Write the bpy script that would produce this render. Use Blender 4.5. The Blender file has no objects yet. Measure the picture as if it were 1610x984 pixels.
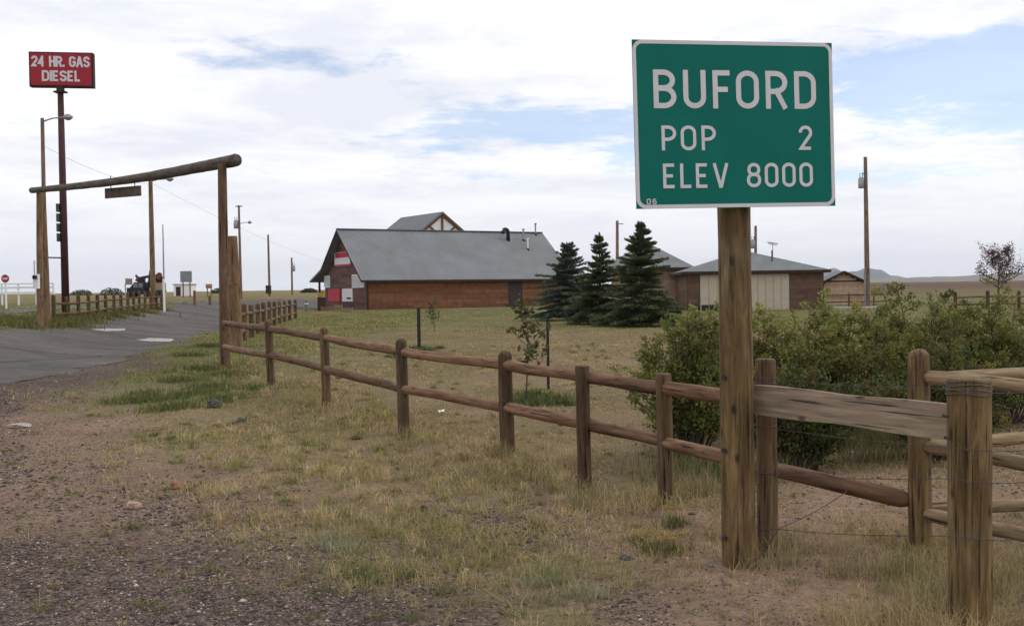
import bpy, math, random
import numpy as np
from mathutils import Vector, Matrix, Euler, noise as mnoise
from mathutils.geometry import delaunay_2d_cdt
random.seed(7); RNG = np.random.default_rng(7)
R = math.radians
S = bpy.context.scene
COL = S.collection

# ------------------------------------------------------------------ camera
F_PX, CX, CY = 1614.0, 805.0, 492.0           # photograph 1610 x 984
CAM = Vector((0, 0, 1.70))
PITCH, ROLL = R(1.24), R(0.8)
_F = Vector((0, math.cos(PITCH), -math.sin(PITCH)))
_U0 = Vector((0, math.sin(PITCH), math.cos(PITCH))); _R0 = Vector((1, 0, 0))
_RT = math.cos(ROLL)*_R0 - math.sin(ROLL)*_U0
_UP = math.sin(ROLL)*_R0 + math.cos(ROLL)*_U0
cd = bpy.data.cameras.new('camera'); co = bpy.data.objects.new('camera', cd); COL.objects.link(co)
cd.sensor_fit = 'HORIZONTAL'; cd.sensor_width = 36.0; cd.lens = F_PX/1610*36.0
cd.clip_start = 0.05; cd.clip_end = 60000
mw = Matrix.Identity(4)
for i in range(3):
    mw[i][0] = _RT[i]; mw[i][1] = _UP[i]; mw[i][2] = -_F[i]; mw[i][3] = CAM[i]
co.matrix_world = mw
S.camera = co

# ------------------------------------------------------------------ sky, sun, exposure
S.view_settings.view_transform = 'Standard'; S.view_settings.look = 'None'
S.view_settings.exposure = 0.12; S.view_settings.gamma = 1.0
SUN_EL, SUN_AZ = R(50), R(72)                # azimuth from +Y towards +X
W = bpy.data.worlds.new('World'); S.world = W; W.use_nodes = True
def build_world():
    nt = W.node_tree; N = nt.nodes; L = nt.links; N.clear()
    def n(t, **k):
        x = N.new(t)
        for a, b in k.items(): setattr(x, a, b)
        return x
    def math_(op, a, b=None, c=None, clamp=False):
        m = n('ShaderNodeMath', operation=op, use_clamp=clamp)
        for i, v in enumerate((a, b, c)):
            if v is None: continue
            if isinstance(v, (int, float)): m.inputs[i].default_value = v
            else: L.new(v, m.inputs[i])
        return m.outputs[0]
    out = n('ShaderNodeOutputWorld')
    sky = n('ShaderNodeTexSky', sky_type='NISHITA', sun_disc=False, sun_elevation=SUN_EL,
            sun_rotation=SUN_AZ, altitude=2400, air_density=1.0, dust_density=0.6, ozone_density=1.0)
    tc = n('ShaderNodeTexCoord'); sp = n('ShaderNodeSeparateXYZ'); L.new(tc.outputs['Generated'], sp.inputs[0])
    z = math_('ADD', math_('MAXIMUM', sp.outputs[2], 0.0), 0.085)
    u = math_('DIVIDE', sp.outputs[0], z); v = math_('DIVIDE', sp.outputs[1], z)
    cb = n('ShaderNodeCombineXYZ'); L.new(u, cb.inputs[0]); L.new(v, cb.inputs[1])
    def fbm(scale, detail, off, rough=0.55, dist=0.0, stretch=(1, 1, 1)):
        mp = n('ShaderNodeMapping'); mp.inputs['Location'].default_value = off; mp.inputs['Scale'].default_value = stretch
        L.new(cb.outputs[0], mp.inputs[0])
        t = n('ShaderNodeTexNoise'); L.new(mp.outputs[0], t.inputs['Vector'])
        t.inputs['Scale'].default_value = scale; t.inputs['Detail'].default_value = detail
        t.inputs['Roughness'].default_value = rough; t.inputs['Distortion'].default_value = dist
        return t.outputs['Fac']
    big = fbm(0.60, 8, (3.1, 7.7, 0), 0.66, 0.25)
    fine = fbm(3.6, 7, (1.0, 2.0, 5.0), 0.62, 0.3)
    dens = math_('ADD', math_('MULTIPLY', big, 0.58), math_('MULTIPLY', fine, 0.42))
    # openings in the cloud deck: azimuth / elevation of the blue gaps
    az = math_('ARCTAN2', sp.outputs[0], sp.outputs[1]); el = math_('ARCSINE', sp.outputs[2])
    def gap(a0, e0, sa, se):
        da = math_('DIVIDE', math_('SUBTRACT', az, R(a0)), R(sa)); de = math_('DIVIDE', math_('SUBTRACT', el, R(e0)), R(se))
        q = math_('ADD', math_('MULTIPLY', da, da), math_('MULTIPLY', de, de))
        return math_('POWER', 2.718, math_('MULTIPLY', q, -1.0))
    g = math_('MULTIPLY', gap(24, 10.4, 12, 3.6), 0.275)
    g = math_('ADD', g, math_('MULTIPLY', gap(2.0, 9.2, 7.0, 1.3), 0.23))
    g = math_('ADD', g, math_('MULTIPLY', gap(9, 7.0, 5, 1.2), 0.18))
    g = math_('ADD', g, math_('MULTIPLY', gap(-14, 12.8, 6.0, 1.5), 0.03))
    g = math_('ADD', g, math_('MULTIPLY', gap(-4, 11.8, 6, 1.2), 0.06))
    g = math_('ADD', g, math_('MULTIPLY', gap(20, 5.6, 9, 0.8), 0.12))
    d2 = math_('SUBTRACT', math_('ADD', dens, 0.145), g)
    mr = n('ShaderNodeMapRange', interpolation_type='SMOOTHSTEP'); L.new(d2, mr.inputs[0])
    mr.inputs[1].default_value = 0.44; mr.inputs[2].default_value = 0.56
    # lit tops and greyer, thicker middles
    sh = fbm(1.1, 7, (9.3, 1.7, 2.0), 0.62, 0.2)
    rp = n('ShaderNodeValToRGB'); L.new(sh, rp.inputs[0])
    e = rp.color_ramp.elements
    e[0].position = 0.43; e[0].color = (1.02, 1.02, 1.03, 1)
    e[1].position = 0.62; e[1].color = (0.815, 0.838, 0.915, 1)
    # bank of thin grey cloud low down
    lw = n('ShaderNodeMapRange', interpolation_type='SMOOTHSTEP'); L.new(el, lw.inputs[0])
    lw.inputs[1].default_value = R(1.0); lw.inputs[2].default_value = R(8.0); lw.inputs[3].default_value = 0.85; lw.inputs[4].default_value = 0.0
    mxl = n('ShaderNodeMixRGB'); L.new(lw.outputs[0], mxl.inputs[0]); L.new(rp.outputs[0], mxl.inputs[1])
    mxl.inputs[2].default_value = (0.90, 0.915, 0.97, 1)
    b1 = n('ShaderNodeBackground'); L.new(sky.outputs[0], b1.inputs[0]); b1.inputs[1].default_value = 0.15
    b2 = n('ShaderNodeBackground'); L.new(mxl.outputs[0], b2.inputs[0]); b2.inputs[1].default_value = 1.0
    cov = math_('MAXIMUM', mr.outputs[0], math_('MULTIPLY', lw.outputs[0], 1.0))
    cov = math_('ADD', math_('MULTIPLY', cov, 0.66), 0.34)       # thin veil everywhere
    ms = n('ShaderNodeMixShader'); L.new(cov, ms.inputs[0])
    L.new(b1.outputs[0], ms.inputs[1]); L.new(b2.outputs[0], ms.inputs[2])
    L.new(ms.outputs[0], out.inputs[0])
build_world()
sl = bpy.data.lights.new('sun', 'SUN'); sl.energy = 1.0; sl.angle = R(16); sl.color = (1.0, 0.95, 0.88)
so = bpy.data.objects.new('sun', sl); COL.objects.link(so)
sdir = Vector((math.sin(SUN_AZ)*math.cos(SUN_EL), math.cos(SUN_AZ)*math.cos(SUN_EL), math.sin(SUN_EL)))
so.rotation_euler = sdir.to_track_quat('Z', 'Y').to_euler()
so.location = sdir*50

# ------------------------------------------------------------------ helpers: geometry of the place
def sstep(a, b, v):
    t = np.clip((np.asarray(v, float)-a)/(b-a), 0, 1); return t*t*(3-2*t)
def T(x, y):
    x = np.asarray(x, float); y = np.asarray(y, float)
    z = 0.3*sstep(12, 22, y) + 0.9*sstep(0, 8, -x-(6+0.12*y))*sstep(8, 24, y)
    z = z + 0.0042*np.maximum(0, np.minimum(y, 1500)-110)
    z = z + 0.02*np.sin(x*0.9+0.5*y)*np.sin(y*0.6-0.3*x) + 0.012*np.sin(2.1*x-1.3*y)
    z = z - 0.11*np.exp(-((x-0.62)**2+(y-9.2)**2)/0.9) - 0.05*(1-sstep(9, 15, y))
    return z
def Tz(x, y): return float(T(x, y))
def ray(px, py): return _F + (px-CX)/F_PX*_RT + (CY-py)/F_PX*_UP
def P(px, py, d):                             # point seen at a pixel, at distance y = d
    r = ray(px, py); return CAM + r*(d/r.y)
def G(px, py):                                # point of the ground seen at a pixel
    r = ray(px, py); a, b = 0.5, None; t = 0.5
    while t < 3000:
        p = CAM+r*t
        if p.z < Tz(p.x, p.y): b = t; break
        a = t; t *= 1.02
    if b is None: b = 3000
    for _ in range(30):
        m = (a+b)/2; p = CAM+r*m
        if p.z < Tz(p.x, p.y): b = m
        else: a = m
    return CAM+r*b
def B(px, d):                                 # base on the ground below a pixel column at distance d
    p = P(px, 470, d); return Vector((p.x, d, Tz(p.x, d)))
def zat(px, py, d): return P(px, py, d).z
def plane_hit(px, py, p0, nrm):
    r = ray(px, py); return CAM + r*((p0-CAM).dot(nrm)/r.dot(nrm))

# ------------------------------------------------------------------ materials
MATS = {}
def newmat(name):
    m = bpy.data.materials.new(name); m.use_nodes = True; MATS[name] = m
    nt = m.node_tree; b = nt.nodes['Principled BSDF']
    b.inputs['Specular IOR Level'].default_value = 0.3
    return m, nt, b
def nd(nt, t, **k):
    x = nt.nodes.new(t)
    for a, b in k.items(): setattr(x, a, b)
    return x
def noise_tex(nt, scale, detail=4, rough=0.55, coord='Object', stretch=None, dist=0.0):
    tc = nd(nt, 'ShaderNodeTexCoord'); t = nd(nt, 'ShaderNodeTexNoise')
    if stretch:
        mp = nd(nt, 'ShaderNodeMapping'); mp.inputs['Scale'].default_value = stretch
        nt.links.new(tc.outputs[coord], mp.inputs[0]); nt.links.new(mp.outputs[0], t.inputs['Vector'])
    else: nt.links.new(tc.outputs[coord], t.inputs['Vector'])
    t.inputs['Scale'].default_value = scale; t.inputs['Detail'].default_value = detail; t.inputs['Roughness'].default_value = rough; t.inputs['Distortion'].default_value = dist
    return t.outputs['Fac']
def ramp(nt, fac, stops):
    r = nd(nt, 'ShaderNodeValToRGB'); nt.links.new(fac, r.inputs[0])
    e = r.color_ramp.elements
    while len(e) < len(stops): e.new(0.5)
    for i, (p, c) in enumerate(stops):
        e[i].position = p; e[i].color = (c[0], c[1], c[2], 1) if not isinstance(c, (int, float)) else (c, c, c, 1)
    return r.outputs[0]
def mixc(nt, fac, a, b, mode='MIX'):
    m = nd(nt, 'ShaderNodeMixRGB', blend_type=mode)
    for i, v in ((0, fac), (1, a), (2, b)):
        if isinstance(v, (int, float)): m.inputs[i].default_value = v
        elif isinstance(v, tuple): m.inputs[i].default_value = (v[0], v[1], v[2], 1)
        else: nt.links.new(v, m.inputs[i])
    return m.outputs[0]
def bump(nt, b, h, strength=0.4, dist=0.01):
    bp = nd(nt, 'ShaderNodeBump'); bp.inputs['Strength'].default_value = strength; bp.inputs['Distance'].default_value = dist
    nt.links.new(h, bp.inputs['Height']); nt.links.new(bp.outputs[0], b.inputs['Normal'])
def mat_wood(name, dark, light, stain, grain=22.0, rough=0.85, vary=0.25):
    m, nt, b = newmat(name)
    g = noise_tex(nt, 1.0, 6, 0.65, stretch=(grain, grain, 2.0), dist=0.5)
    k = noise_tex(nt, 3.2, 4, 0.6, stretch=(1.6, 1.6, 0.8))
    cr = noise_tex(nt, 1.0, 4, 0.55, stretch=(grain*2.2, grain*2.2, 1.6), dist=0.3)
    c = ramp(nt, g, [(0.36, dark), (0.64, light)])
    sm = ramp(nt, k, [(0.42, 0.0), (0.66, 0.85)])
    c = mixc(nt, sm, c, stain)
    ck = ramp(nt, cr, [(0.33, 0.18), (0.40, 1.0)])
    c = mixc(nt, 1.0, c, ck, 'MULTIPLY')
    tk = nd(nt, 'ShaderNodeTexCoord'); mk_ = nd(nt, 'ShaderNodeMapping'); mk_.inputs['Scale'].default_value = (7.0, 7.0, 3.6); nt.links.new(tk.outputs['Object'], mk_.inputs[0])
    vk = nd(nt, 'ShaderNodeTexVoronoi'); vk.inputs['Scale'].default_value = 1.0; nt.links.new(mk_.outputs[0], vk.inputs['Vector'])
    c = mixc(nt, 1.0, c, ramp(nt, vk.outputs['Distance'], [(0.07, 0.30), (0.16, 1.0)]), 'MULTIPLY')       # knots
    gy = noise_tex(nt, 2.3, 5, 0.65, stretch=(1.3, 1.3, 0.7)); lum = sum(light)/3
    c = mixc(nt, ramp(nt, gy, [(0.52, 0.0), (0.68, 0.42)]), c, (lum*1.25, lum*1.08, lum*.85))            # greyed weathering
    oi = nd(nt, 'ShaderNodeObjectInfo')
    mr = nd(nt, 'ShaderNodeMapRange'); nt.links.new(oi.outputs['Random'], mr.inputs[0])
    mr.inputs[3].default_value = 1-vary; mr.inputs[4].default_value = 1+vary
    hs = nd(nt, 'ShaderNodeHueSaturation'); nt.links.new(mr.outputs[0], hs.inputs['Value']); nt.links.new(c, hs.inputs['Color'])
    nt.links.new(hs.outputs[0], b.inputs['Base Color']); b.inputs['Roughness'].default_value = rough
    ad = nd(nt, 'ShaderNodeMath', operation='ADD'); nt.links.new(g, ad.inputs[0]); nt.links.new(ck, ad.inputs[1])
    bump(nt, b, ad.outputs[0], 0.8, 0.008)
    return m
def mat_plain(name, col, rough=0.6, metal=0.0, var=0.15, scale=6.0, spec=0.3, bumps=0.0):
    m, nt, b = newmat(name)
    k = noise_tex(nt, scale, 5, 0.6)
    lo = tuple(c*(1-var) for c in col); hi = tuple(min(1, c*(1+var)) for c in col)
    nt.links.new(ramp(nt, k, [(0.3, lo), (0.7, hi)]), b.inputs['Base Color'])
    b.inputs['Roughness'].default_value = rough; b.inputs['Metallic'].default_value = metal
    b.inputs['Specular IOR Level'].default_value = spec
    if bumps: bump(nt, b, k, bumps, 0.01)
    return m
def mat_vcol(name, rough=0.8, trans=0.0, scale=None, var=0.2, spec=0.2):
    m, nt, b = newmat(name)
    at = nd(nt, 'ShaderNodeAttribute'); at.attribute_name = 'Col'
    c = at.outputs['Color']
    if scale:
        k = noise_tex(nt, scale, 4, 0.6); c = mixc(nt, 1.0, c, ramp(nt, k, [(0.3, 1-var), (0.7, 1+var)]), 'MULTIPLY')
    nt.links.new(c, b.inputs['Base Color']); b.inputs['Roughness'].default_value = rough
    b.inputs['Specular IOR Level'].default_value = spec
    if trans:
        tr = nd(nt, 'ShaderNodeBsdfTranslucent'); nt.links.new(c, tr.inputs[0])
        ms = nd(nt, 'ShaderNodeMixShader'); ms.inputs[0].default_value = trans
        nt.links.new(b.outputs[0], ms.inputs[1]); nt.links.new(tr.outputs[0], ms.inputs[2])
        nt.links.new(ms.outputs[0], nt.nodes['Material Output'].inputs[0])
    return m
M_POST = mat_wood('fence_post_wood', (0.045, 0.027, 0.014), (0.17, 0.112, 0.058), (0.09, 0.05, 0.025))
M_RAIL = mat_wood('fence_rail_wood', (0.065, 0.032, 0.018), (0.25, 0.142, 0.082), (0.14, 0.07, 0.041), 18)
M_SIGNPOST = mat_wood('sign_post_wood', (0.058, 0.035, 0.013), (0.25, 0.165, 0.072), (0.105, 0.060, 0.023), 20, vary=0.05)
M_TAN = mat_wood('corral_rail_wood', (0.13, 0.088, 0.048), (0.34, 0.245, 0.14), (0.22, 0.155, 0.085), 16, vary=0.15)
M_GREY = mat_wood('weathered_plank_wood', (0.13, 0.095, 0.066), (0.35, 0.265, 0.19), (0.24, 0.175, 0.122), 26, vary=0.05)
M_GATE = mat_wood('gate_log_wood', (0.075, 0.042, 0.024), (0.21, 0.13, 0.075), (0.13, 0.072, 0.04), 14)
M_ORANGE = mat_wood('stripped_log_wood', (0.12, 0.07, 0.036), (0.27, 0.17, 0.09), (0.165, 0.095, 0.048), 12, vary=0.1)
M_BEAM = mat_wood('gate_beam_wood', (0.055, 0.042, 0.034), (0.15, 0.12, 0.095), (0.095, 0.072, 0.055), 14)
M_POLE = mat_wood('utility_pole_wood', (0.12, 0.075, 0.05), (0.26, 0.175, 0.12), (0.17, 0.11, 0.07), 10)
M_TRIM = mat_plain('dark_trim', (0.045, 0.025, 0.018), 0.8)
M_STEEL = mat_plain('galvanised_steel', (0.30, 0.30, 0.31), 0.5, 0.6)
M_WIRE = mat_plain('rusty_wire', (0.10, 0.085, 0.078), 0.6, 0.6)
M_BOLT = mat_plain('bolt_iron', (0.035, 0.03, 0.03), 0.7, 0.0)
M_GREEN = mat_plain('sign_green', (0.004, 0.152, 0.118), 0.5, var=0.10, scale=2.2, spec=0.12)
M_WHITE = mat_plain('reflective_white', (0.66, 0.64, 0.66), 0.5, var=0.05)
M_ALU = mat_plain('sign_aluminium', (0.45, 0.45, 0.46), 0.45, 0.7)
M_RED = mat_plain('sign_red', (0.34, 0.013, 0.026), 0.45, var=0.08, scale=1.5)
M_DARKRED = mat_plain('pole_maroon', (0.062, 0.022, 0.023), 0.7, var=0.3)
M_WHITEP = mat_plain('white_paint', (0.78, 0.78, 0.78), 0.6, var=0.06)
M_ROOF = mat_plain('grey_metal_roof', (0.192, 0.197, 0.208), 0.55, 0.1, var=0.13, scale=0.5)
M_SHINGLE = mat_plain('grey_shingle', (0.155, 0.165, 0.17), 0.85, var=0.15, scale=1.2)
M_SIDING = mat_vcol('red_brown_siding', 0.75, 0, 2.2, 0.22)
M_GLASS = mat_plain('window_glass', (0.10, 0.12, 0.14), 0.12, 0, 0.2, 2.0, 0.8)
M_BEIGE = mat_plain('beige_door', (0.47, 0.42, 0.33), 0.7, var=0.08, scale=2)
M_BLACK = mat_plain('black_paint', (0.015, 0.015, 0.018), 0.5)
M_RUBBER = mat_plain('tyre_rubber', (0.018, 0.018, 0.018), 0.85)
M_LEAF = mat_vcol('shrub_leaf', 0.6, 0.32)
M_NEEDLE = mat_vcol('spruce_needle', 0.7, 0.08)
M_GRASS = mat_vcol('grass_blade', 0.8, 0.25)
M_STONE = mat_vcol('gravel_stone', 0.9, 0.0, 60.0, 0.25)
M_BARK = mat_plain('bark', (0.085, 0.065, 0.05), 0.9, var=0.35, scale=9)
M_CONC = mat_plain('concrete', (0.40, 0.39, 0.37), 0.9, var=0.12)

# ------------------------------------------------------------------ helpers: objects
WM = {}
def tag(o, label=None, cat=None, group=None, kind=None):
    if label: o['label'] = label
    if cat: o['category'] = cat
    if group: o['group'] = group
    if kind: o['kind'] = kind
    return o
def thing(name, label, cat, loc, rz=0.0, group=None):
    o = bpy.data.objects.new(name, None); COL.objects.link(o); o.empty_display_size = 0.3
    m = Matrix.Translation(Vector(loc)) @ Matrix.Rotation(rz, 4, 'Z'); o.matrix_basis = m; WM[o] = m
    return tag(o, label, cat, group)
def link(name, me, mat, parent=None, world=None, local=None):
    o = bpy.data.objects.new(name, me); COL.objects.link(o)
    if mat and not me.materials: me.materials.append(mat)
    if parent is not None:
        o.parent = parent
        pm = WM[parent]
        if local is None: local = pm.inverted() @ (world if world is not None else Matrix.Identity(4))
        o.matrix_basis = local; WM[o] = pm @ local
    else:
        o.matrix_basis = world if world is not None else Matrix.Identity(4); WM[o] = o.matrix_basis.copy()
    return o
class MB:
    def __init__(s): s.v = []; s.f = []; s.c = []
    def quad(s, a, b, c, d, col=None):
        i = len(s.v); s.v += [tuple(a), tuple(b), tuple(c), tuple(d)]; s.f.append((i, i+1, i+2, i+3)); s.c += [col]*4; return s
    def tri(s, a, b, c, col=None):
        i = len(s.v); s.v += [tuple(a), tuple(b), tuple(c)]; s.f.append((i, i+1, i+2)); s.c += [col]*3; return s
    def box(s, c, size, rot=None, col=None):
        c = Vector(c); h = Vector(size)/2; i = len(s.v)
        for sx, sy, sz in ((-1,-1,-1),(1,-1,-1),(1,1,-1),(-1,1,-1),(-1,-1,1),(1,-1,1),(1,1,1),(-1,1,1)):
            p = Vector((sx*h.x, sy*h.y, sz*h.z))
            if rot is not None: p = rot @ p
            s.v.append(tuple(c+p)); s.c.append(col)
        for q in ((0,3,2,1),(4,5,6,7),(0,1,5,4),(1,2,6,5),(2,3,7,6),(3,0,4,7)): s.f.append(tuple(i+k for k in q))
        return s
    def slab(s, pts, nrm, th):                # polygon extruded along nrm
        nrm = Vector(nrm); i = len(s.v); n = len(pts)
        for p in pts: s.v.append(tuple(p)); s.c.append(None)
        for p in pts: s.v.append(tuple(Vector(p)+nrm*th)); s.c.append(None)
        s.f.append(tuple(i+k for k in range(n))[::-1]); s.f.append(tuple(i+n+k for k in range(n)))
        for k in range(n): s.f.append((i+k, i+(k+1) % n, i+n+(k+1) % n, i+n+k))
        return s
    def tube(s, path, rad, seg=8, cap=True, col=None, wob=0.0):
        path = [Vector(p) for p in path]
        if not isinstance(rad, (list, tuple)): rad = [rad]*len(path)
        i0 = len(s.v); up = Vector((0, 0, 1))
        for k, p in enumerate(path):
            d = (path[min(k+1, len(path)-1)]-path[max(k-1, 0)]).normalized()
            a = d.cross(up if abs(d.z) < 0.9 else Vector((1, 0, 0))).normalized(); b = d.cross(a)
            for j in range(seg):
                t = 2*math.pi*j/seg
                rr = rad[k]*(1+wob*(random.random()-0.5))
                s.v.append(tuple(p+(a*math.cos(t)+b*math.sin(t))*rr)); s.c.append(col)
        for k in range(len(path)-1):
            for j in range(seg):
                q = (j+1) % seg
                s.f.append((i0+k*seg+j, i0+k*seg+q, i0+(k+1)*seg+q, i0+(k+1)*seg+j))
        if cap:
            s.f.append(tuple(i0+j for j in range(seg))[::-1]); s.f.append(tuple(i0+(len(path)-1)*seg+j for j in range(seg)))
        return s
    def mesh(s, name, smooth=False):
        me = bpy.data.meshes.new(name); me.from_pydata(s.v, [], s.f); me.update()
        if smooth: me.polygons.foreach_set('use_smooth', [True]*len(me.polygons))
        if any(c is not None for c in s.c):
            a = me.color_attributes.new('Col', 'FLOAT_COLOR', 'POINT')
            arr = np.array([(c[0], c[1], c[2], 1) if c is not None else (1, 1, 1, 1) for c in s.c], np.float32)
            a.data.foreach_set('color', arr.ravel())
        return me
    def build(s, name, mat, parent=None, world=None, local=None, smooth=False):
        return link(name, s.mesh(name, smooth), mat, parent, world, local)
def np_mesh(name, verts, tris, cols=None):
    me = bpy.data.meshes.new(name); nv, nt_ = len(verts), len(tris)
    me.vertices.add(nv); me.vertices.foreach_set('co', np.ascontiguousarray(verts, np.float32).ravel())
    me.loops.add(nt_*3); me.loops.foreach_set('vertex_index', np.ascontiguousarray(tris, np.int32).ravel())
    me.polygons.add(nt_); me.polygons.foreach_set('loop_start', np.arange(0, nt_*3, 3, dtype=np.int32))
    me.update(calc_edges=True)
    if cols is not None:
        a = me.color_attributes.new('Col', 'FLOAT_COLOR', 'POINT')
        c4 = np.ones((nv, 4), np.float32); c4[:, :3] = cols; a.data.foreach_set('color', c4.ravel())
    return me
def align(p0, p1, twist=0.0):
    z = (Vector(p1)-Vector(p0)).normalized()
    x = Vector((0, 0, 1)).cross(z)
    if x.length < 1e-3: x = Vector((1, 0, 0)).cross(z).cross(z) if abs(z.x) < 0.9 else Vector((0, 1, 0))
    if x.length < 1e-3: x = Vector((1, 0, 0))
    x.normalize(); x = (x - z*x.dot(z)).normalized(); y = z.cross(x)
    m = Matrix.Identity(4)
    for i in range(3): m[i][0], m[i][1], m[i][2] = x[i], y[i], z[i]
    return Matrix.Translation(Vector(p0)) @ m @ Matrix.Rotation(twist, 4, 'Z')
def log_mesh(L, r0, r1, seg=20, dome=0.0, bend=0.0, rough=0.05, end=None, seed=None):
    """A round log along +Z with an uneven skin, flats and a worn or domed top."""
    sd = random.random()*100 if seed is None else seed
    n = max(4, min(26, int(L/0.12))); zs = [L*i/n for i in range(n+1)]
    prof = [(z, 1.0) for z in zs]
    if dome > 0:
        prof = [q for q in prof if q[0] < L-dome*1.02]
        for a in (0, 25, 48, 68, 84): prof.append((L-dome+dome*math.sin(R(a)), math.cos(R(a))))
    else:
        prof[-1] = (L-0.012, 1.0); prof.append((L, 0.93))
    if end: prof = [(0, end)] + [(0.05, 0.95)] + [q for q in prof if 0.1 < q[0] < L-0.1] + [(L-0.05, 0.95), (L, end)]
    v = []; f = []
    for (z, k) in prof:
        r = (r0+(r1-r0)*z/L)*k
        bx = bend*math.sin(math.pi*z/L); by = bend*0.6*math.sin(2*math.pi*z/L+sd)
        for j in range(seg):
            t = 2*math.pi*j/seg
            w = 1+rough*mnoise.noise(Vector((math.cos(t)*1.2+sd, math.sin(t)*1.2, z*0.9)))+rough*0.5*mnoise.noise(Vector((math.cos(t)*3+sd, math.sin(t)*3, z*3)))+rough*0.45*mnoise.noise(Vector((math.cos(t)*5+sd, math.sin(t)*5, z*.5)))
            v.append((math.cos(t)*r*w+bx, math.sin(t)*r*w+by, z))
    for k in range(len(prof)-1):
        for j in range(seg):
            q = (j+1) % seg; f.append((k*seg+j, k*seg+q, (k+1)*seg+q, (k+1)*seg+j))
    f.append(tuple(range(seg))[::-1]); f.append(tuple((len(prof)-1)*seg+j for j in range(seg)))
    me = bpy.data.meshes.new('log'); me.from_pydata(v, [], f)
    sm = [True]*len(f); sm[-1] = False; sm[-2] = False
    me.polygons.foreach_set('use_smooth', sm); me.update()
    return me
def log(name, p0, p1, r0, r1, mat, parent, **k):
    me = log_mesh((Vector(p1)-Vector(p0)).length, r0, r1, **k)
    return link(name, me, mat, parent, world=align(p0, p1, random.random()*6))

# ------------------------------------------------------------------ ground
KEY = [  # pixel, gravel, pink dirt, dry grass, green grass
 (0,984,1,0,0,0),(300,984,1,0,0,0),(560,984,1,0,0,0),(700,984,.7,0,.3,0),(850,984,.2,0,.5,.3),(1000,984,.5,.3,.2,0),(1200,984,.1,.65,.25,0),(1400,984,0,.45,.55,0),(1600,984,0,.1,.9,0),
 (0,900,.9,.1,0,0),(250,900,.85,.15,0,0),(450,900,.75,0,.25,0),(620,900,.45,0,.35,.2),(800,900,.3,0,.55,.15),(1000,900,.25,.3,.45,0),(1150,910,.15,.75,.1,0),(1300,900,0,.75,.25,0),(1500,900,0,.1,.9,0),
 (0,820,.5,.5,0,0),(200,820,.45,.5,.05,0),(400,820,.3,.3,.4,0),(540,830,0,0,.75,.25),(700,820,.4,.1,.5,0),(850,820,.45,.1,.45,0),(1000,820,.1,.2,.7,0),(1090,820,0,.75,.25,0),(1300,820,0,.8,.2,0),(1500,820,0,.5,.5,0),
 (0,740,.45,.55,0,0),(150,740,.35,.65,0,0),(300,740,.2,.45,.35,0),(450,740,.05,.1,.8,.05),(600,740,0,.05,.9,.05),(750,740,.05,.1,.8,.05),(950,740,0,.05,.9,.05),(1100,740,0,.1,.7,.2),(1300,740,0,.7,.3,0),
 (0,680,.45,.55,0,0),(120,680,.1,.9,0,0),(240,690,.1,.5,.2,.2),(350,680,.05,.15,.6,.2),(500,680,0,.05,.9,.05),(700,680,0,.05,.95,0),(900,690,0,0,.85,.15),
 (0,640,.85,.15,0,0),(60,655,.2,.8,0,0),(170,640,.1,.6,0,.3),(190,628,.1,.1,.1,.7),(300,625,0,.05,.15,.8),(330,650,0,.3,.4,.3),(400,640,0,.05,.6,.35),(550,640,0,0,.95,.05),
 (0,612,1,0,0,0),(100,600,1,0,0,0),(170,605,.8,.1,0,.1),(240,600,.4,.05,.05,.5),(310,590,.1,0,.1,.8),(380,600,0,0,.5,.5),(500,600,0,0,.9,.1),
 (200,570,.95,0,0,.05),(280,550,.5,0,0,.5),(330,560,0,0,.1,.9),(420,570,0,0,.5,.5),(600,570,0,0,.8,.2),(800,570,0,.05,.85,.1),(950,570,0,.1,.85,.05),
 (400,530,0,0,.3,.7),(500,530,0,0,.55,.45),(700,530,0,0,.7,.3),(900,530,0,.05,.85,.1),(1000,540,0,.05,.8,.15),
 (470,500,0,0,.25,.75),(600,505,0,0,.35,.65),(800,505,0,0,.4,.6),(950,510,0,0,.5,.5),(1080,505,0,0,.5,.5),(1300,500,0,0,.4,.6),(1560,500,0,0,.2,.8),
 (520,488,.1,.2,.4,.3),(650,487,0,0,.25,.75),(850,485,0,0,.2,.8),(1050,490,0,0,.4,.6),(1300,487,0,0,.4,.6),(1600,487,0,0,.2,.8),
 (20,507,0,0,.2,.8),(120,503,0,0,.2,.8),(230,490,0,0,.3,.7),(60,472,0,0,.5,.5),(200,472,0,0,.6,.4),(400,468,0,0,.65,.35),(520,466,0,.3,.6,.1),
 (1450,470,0,0,.3,.7),(1600,468,0,0,.3,.7)]
KP = []
for k in KEY:
    g = G(k[0], k[1]); KP.append((g.x/g.y*2.2, math.log(g.y)*1.2, k[2], k[3], k[4], k[5]))
KP = np.array(KP)
def vnoise(x, y, s, seed=0):
    """cheap smooth value noise (numpy)"""
    x = np.asarray(x)*s+seed*17.3; y = np.asarray(y)*s+seed*9.1
    xi = np.floor(x).astype(np.int64); yi = np.floor(y).astype(np.int64); fx = x-xi; fy = y-yi
    fx = fx*fx*(3-2*fx); fy = fy*fy*(3-2*fy)
    def h(a, b):
        n = (a*374761393+b*668265263+seed*974634) & 0x7fffffff
        n = (n ^ (n >> 13))*1274126177 & 0x7fffffff
        return ((n ^ (n >> 16)) & 0xffff)/65535.0
    return (h(xi, yi)*(1-fx)+h(xi+1, yi)*fx)*(1-fy)+(h(xi, yi+1)*(1-fx)+h(xi+1, yi+1)*fx)*fy
def fb(x, y, s, seed=0, o=4):
    t = 0; a = 0.5; q = 0
    for i in range(o): t = t+a*vnoise(x, y, s*2**i, seed+i); q += a; a *= 0.55
    return t/q
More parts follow.
